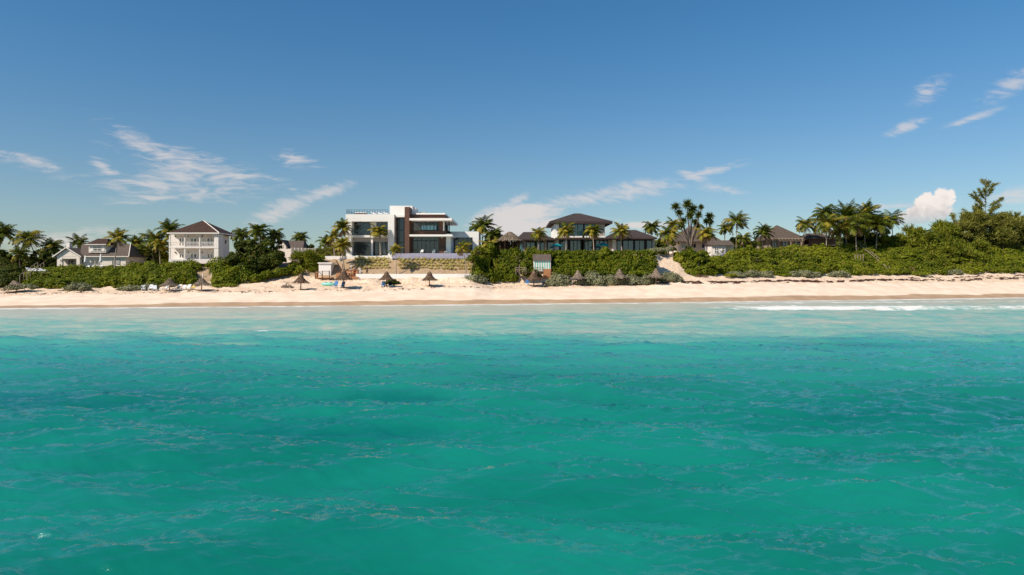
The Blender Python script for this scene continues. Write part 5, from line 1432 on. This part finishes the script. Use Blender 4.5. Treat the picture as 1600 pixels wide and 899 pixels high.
q = MB(); q.box(-1.25, 1.25, 0, 1.6, .1, .42); [q.box(x, x + .1, y, y + .1, 0, .1) for x in (-1.2, 1.1) for y in (.05, 1.4)]; q.build('base', M['timber'], b)
MB().box(-1.22, 1.22, .02, 1.58, .423, .62).build('cushion', M['white_plastic'], b)
g5 = 'white loungers on the cottage hedge terrace'
for px, py, D, lab in ((52, 425.6, 142, 'white lounger with raised back on the terrace left in the hedge'), (59, 425.8, 142, 'flat white lounger next to the raised one in the hedge'), (65, 425.8, 142, 'third white lounger from the left in the hedge'), (73, 425.6, 142, 'rightmost white lounger in the hedge')):
    p = W3(px, py, D); put('white' if px == 52 else 'low', (p.x, p.y, p.z), 1.3, lab, g5)
tb = MB(); a = W3(46, 426.2, 141.5); tb.box(-.4, 4.6, -.6, 1.2, -.25, 0)
for x in (-.3, 2.0, 4.4): tb.box(x, x + .12, -.5, -.4, -1.6, -.25)
o = tb.build('timber_terrace', M['grey_wood'], None, loc=a); tag(o, 'small weathered timber terrace carrying white loungers in the hedge', 'terrace')
g6 = 'white loungers before the cottage'
for px, lab in ((110.5, 'white lounger before the cottage porch'), (133, 'white lounger by the left closed umbrella'), (141.5, 'white lounger before the sliding door of the cottage'), (153.5, 'white lounger by the right closed umbrella')):
    p = W3(px, 414.5, 148.6); put('white', (p.x, p.y, float(zg(p.x, p.y)) + .75), .2, lab, g6)
tb = MB(); a = W3(85, 415.6, 147.6); tb.box(0, 15.5, 0, 3.5, -1.6, float(zg(W3(130, 415, 148.6).x, 148.6)) + .73 - a.z); o = tb.build('cottage_patio', M['concrete'], None, loc=a); tag(o, 'pale patio edge before the cottage', 'patio', kind='structure')

# umbrellas
for px, py, w_, lab in ((870.5, 384.5, 9.2, 'open teal umbrella on the left before the villa'), (942.5, 383.5, 10.5, 'open teal umbrella on the right before the villa')):
    D = 157.5; p = W3(px, py, D); s = D / F; zb = W3(px, 397, D).z
    root = empty('umbrella', (p.x, p.y, zb), lab, 'umbrella', 'teal umbrellas before the villa')
    h = p.z - zb; r_ = w_ * s
    MB().bar((0, 0, 0), (0, 0, h + 4.6 * s), .03, 6).build('pole', M['white_plastic'], root)
    b = MB(); n = 8; ring = [(r_ * math.cos(k * math.pi / 4), r_ * math.sin(k * math.pi / 4), h) for k in range(n)]
    b.add(ring + [(0, 0, h + 4.3 * s)] + [(x, y, z - .14) for x, y, z in ring] + [(0, 0, h + 4.3 * s - .12)], [(k, (k + 1) % n, n) for k in range(n)] + [((k + 1) % n, k, k + n + 1, (k + 1) % n + n + 1) for k in range(n)] + [((k + 1) % n + n + 1, k + n + 1, 2 * n + 1) for k in range(n)]); b.build('canopy', M['teal_fabric'], root)
for px, pt, pb, lab in ((133.5, 399, 415, 'closed white umbrella before the cottage, the shorter one'), (157.5, 396.5, 416, 'closed white umbrella before the cottage, the taller one')):
    D = 148.2; p = W3(px, pb, D); s = D / F; root = empty('closed_umbrella', p, lab, 'umbrella', 'closed white umbrellas before the cottage'); h = (pb - pt) * s
    MB().bar((0, 0, 0), (0, 0, h), .035, 6).build('pole', M['grey_wood'], root)
    MB().tube([(0, 0, h * .30), (0, 0, h * .42), (0, 0, h * .7), (0, 0, h * .99)], [.30, .26, .20, .04], 9).build('canopy', M['white_plastic'], root, smooth=True)

# turquoise kayak lying on the sand
X, Y, Z = gpos(513, 446.5); root = empty('kayak', (X, Y, Z), 'turquoise kayak lying on sand in front of the timber deck', 'kayak', rz=-.12)
n = 11; b = MB(); pts = []; rad = []
b.tube([(-1.5 + 3.0 * k / (n - 1), 0, .36 + .16 * abs(k / (n - 1) * 2 - 1) ** 3) for k in range(n)], [max(.05, .40 * (1 - abs(k / (n - 1) * 2 - 1) ** 2.4) ** .7) for k in range(n)], 12); b.build('hull', M['aqua'], root, smooth=True)
q = MB()
for x in (-.55, .45): q.bar((x, -.15, .74), (x, -.15, .83), .28, 10, .25)
q.build('cockpit', M['white_plastic'], root)

# heaps of dead roots and brush
for px, py, w_, lab in ((449, 450, 9, 'tangled heap of dark dead roots left of the lone brown parasol'), (1096, 433.5, 12, 'heap of red brown dead brush at the foot of the green shrubs')):
    X, Y, Z = gpos(px, py); s = Y / F; b = MB(); rr = random.Random(px)
    for k in range(70):
        a, q = rr.uniform(0, 6.28), rr.random() ** .5; p = Vector((math.cos(a) * q * w_ * s, math.sin(a) * q * .9, rr.uniform(0, .9) * (1.1 - q)))
        d = Vector((rr.uniform(-1, 1), rr.uniform(-1, 1), rr.uniform(-.5, .8))).normalized() * rr.uniform(.3, .9); b.bar(p - d * .5, p + d * .5, .05, 4, .02)
    o = b.build('brush_heap', M['dark_wood'] if px < 800 else M['timber'], None, loc=(X, Y, Z)); tag(o, lab, 'brush heap')

# seaweed left by the tide
r = np.random.default_rng(9); PP = []
for (pa, pb_, ya, yb_, n, sp) in ((1000, 1640, 444, 434.5, 900, .9), (1060, 1400, 441, 438, 1300, .55), (1240, 1640, 441, 436.5, 1100, .5), (1420, 1640, 435, 430.5, 420, .5), (690, 1000, 449, 446, 120, .8), (0, 380, 459, 456.5, 200, 1.4), (380, 680, 456, 452, 130, 1.4)):
    for k in range(n):
        q = r.random(); px = pa + (pb_ - pa) * q
        if fbm(np.array([px / 9.0]), np.array([ya * 1.0]), 4)[0] < -.05 and n > 300: continue
        py = ya + (yb_ - ya) * q + .9 * math.sin(px * .035) + r.normal() * sp * .55
        D = float(np.interp(py, [0, 1], [0, 1])) if False else None
        PP.append((px, py))
# ground rows per direction, looked up once for every direction
V = []; Fc = []
for px, py in PP:
    key = int(px // 4); 
    if not hasattr(gpos, 'c'): gpos.c = {}
    if key not in gpos.c:
        Ys = np.arange(95, 225, .2); Xs = (key * 4 + 2 - 800) / F * Ys; gpos.c[key] = (Ys, HY + (CH - zg(Xs, Ys, False)) * F / Ys, Ys > shore(Xs))
    Ys, row, ok = gpos.c[key]; i = np.where((row <= py) & ok)[0]
    if not len(i): continue
    Y = float(Ys[i[0]]) + r.normal() * .12; X = (px - 800) / F * Y; rad = (.08 + .24 * r.random() ** 2.2) * (1 if px > 1000 else .55); o0 = len(V); z = float(zg(X, Y))
    el_ = r.uniform(1.2, 3.0); ph = r.uniform(0, 6.28)
    ring = [(X + rad * el_ * math.cos(k * 1.0472) * r.uniform(.7, 1.2), Y + rad * .8 * math.sin(k * 1.0472) * r.uniform(.7, 1.2), z + .01) for k in range(6)]
    V += ring + [(X, Y, z + .05 + rad * .45)]; Fc += [(o0 + k, o0 + (k + 1) % 6, o0 + 6) for k in range(6)]
o = mesh_np('seaweed', [(np.array(V), np.array(Fc), 0, False)], [M['seaweed']]); tag(o, 'dark strand of dry seaweed left along the upper beach', 'seaweed', kind='stuff')


# ------------------------------------------------------------------ people
def person(loc, rz, label, top, bottom, pose=0.0, arm=0.3, hat=None, bend=0.0):
    root = empty('person', loc, label, 'person', 'people by the building stair', rz)
    def skin(name, pts, edges, mat, sub=1):
        me = bpy.data.meshes.new(name); me.from_pydata([p[:3] for p in pts], edges, []); me.materials.append(mat)
        o = link(bpy.data.objects.new(name, me), root)
        md = o.modifiers.new('skin', 'SKIN'); sv = me.skin_vertices[0].data
        for i, p in enumerate(pts):
            rx = p[3]; ry = p[4] if len(p) > 4 else rx; sv[i].radius = (rx, ry); sv[i].use_root = (i == 0)
        s2 = o.modifiers.new('sub', 'SUBSURF'); s2.levels = s2.render_levels = sub
        md.use_smooth_shade = True
        return o
    st = pose * .25; fw = bend
    pts = [(0, 0, .95, .15, .11), (0, -fw * .1, 1.12, .14, .10), (0, -fw * .25, 1.36, .17, .10), (0, -fw * .32, 1.49, .055), (0, -fw * .36 - .01, 1.57, .075, .085), (0, -fw * .38 - .015, 1.68, .085, .10), (0, -fw * .38, 1.76, .055, .07)]
    ed = [(0, 1), (1, 2), (2, 3), (3, 4), (4, 5), (5, 6)]
    pts.append((0, -fw * .38 - .115, 1.645, .016)); ed.append((5, 7))                                  # nose
    for sx in (-1, 1):
        i = len(pts); yk = st * sx
        pts += [(sx * .09, 0, .90, .095), (sx * .10, -yk * .5 - .02, .50, .062), (sx * .10, -yk, .09, .042), (sx * .11, -yk - .14, .035, .035, .03)]
        ed += [(0, i), (i, i + 1), (i + 1, i + 2), (i + 2, i + 3)]
        i = len(pts); ya = -fw * .25 - arm * .25 * (1 + .5 * sx)
        pts += [(sx * .20, -fw * .25, 1.40, .060), (sx * .25, ya * .5 - fw * .1, 1.13, .045), (sx * .25, ya - .08, .90 + arm * .15, .034), (sx * .25, ya - .11, .84 + arm * .17, .036, .022)]
        ed += [(2, i), (i, i + 1), (i + 1, i + 2), (i + 2, i + 3)]
        h = i + 3; hz = .84 + arm * .17
        for k, (dy, ln) in enumerate(((-.030, .075), (-.010, .088), (.012, .082), (.032, .062))):
            j = len(pts); pts += [(sx * .25, ya - .11 + dy, hz - .05, .009), (sx * .245, ya - .118 + dy, hz - .05 - ln * .55, .008), (sx * .235, ya - .125 + dy, hz - .05 - ln, .007)]
            ed += [(h, j), (j, j + 1), (j + 1, j + 2)]
        j = len(pts); pts += [(sx * .23, ya - .150, hz - .01, .010), (sx * .22, ya - .168, hz - .05, .008)]; ed += [(h, j), (j, j + 1)]
    skin('body', pts, ed, M['skin'])
    sh_ = [(0, -fw * .05, 1.0, .165, .125), (0, -fw * .1, 1.13, .155, .115), (0, -fw * .25, 1.36, .185, .115), (0, -fw * .3, 1.45, .08, .07)]; e2 = [(0, 1), (1, 2), (2, 3)]
    for sx in (-1, 1):
        i = len(sh_); ya = -fw * .25 - arm * .25 * (1 + .5 * sx); sh_ += [(sx * .20, -fw * .25, 1.40, .075), (sx * .245, ya * .45 - fw * .1, 1.16, .062)]; e2 += [(2, i), (i, i + 1)]
    skin('shirt', sh_, e2, M[top])
    tr_ = [(0, 0, .96, .165, .125)]; e3 = []
    for sx in (-1, 1):
        i = len(tr_); yk = st * sx; tr_ += [(sx * .09, 0, .88, .11), (sx * .10, -yk * .5 - .02, .50, .082), (sx * .10, -yk * .85, .20, .065)]; e3 += [(0, i), (i, i + 1), (i + 1, i + 2)]
    skin('trousers', tr_, e3, M[bottom])
    skin('hair', [(0, -fw * .38 + .02, 1.70, .096, .105), (0, -fw * .38 + .005, 1.765, .075, .09)], [(0, 1)], M[hat or 'hair'])
def at(px, py, D): return W3(px, py, D)
def stand(px, D, dz=0.0):
    X = (px - 800) / F * D; return (X, D, float(zg(X, D)) + dz)
person(at(532, 413.5, 149.6), 2.8, 'person in blue clothes standing by the white garden wall at the stair top', 'cloth_blue', 'cloth_blue', .3)
person(at(549.5, 425.5, 146.2), -.6, 'person in pale shirt and dark trousers bending over the building stair', 'cloth_white', 'cloth_grey', .6, .9, bend=.5)
person(at(555, 428.5, 145.6), .8, 'person in grey with red trousers crouching over the wooden tubs', 'cloth_grey', 'cloth_red', .3, .9, bend=.8)
person(at(562.5, 429.8, 144.9), .3, 'person in white shirt standing by the left end of the low white wall', 'cloth_white', 'cloth_white', .4, .4, 'cloth_grey')
person(at(573.5, 429.6, 145.0), 1.2, 'person dressed all in black walking before the agave rows', 'cloth_dark', 'cloth_dark', .9, .3)
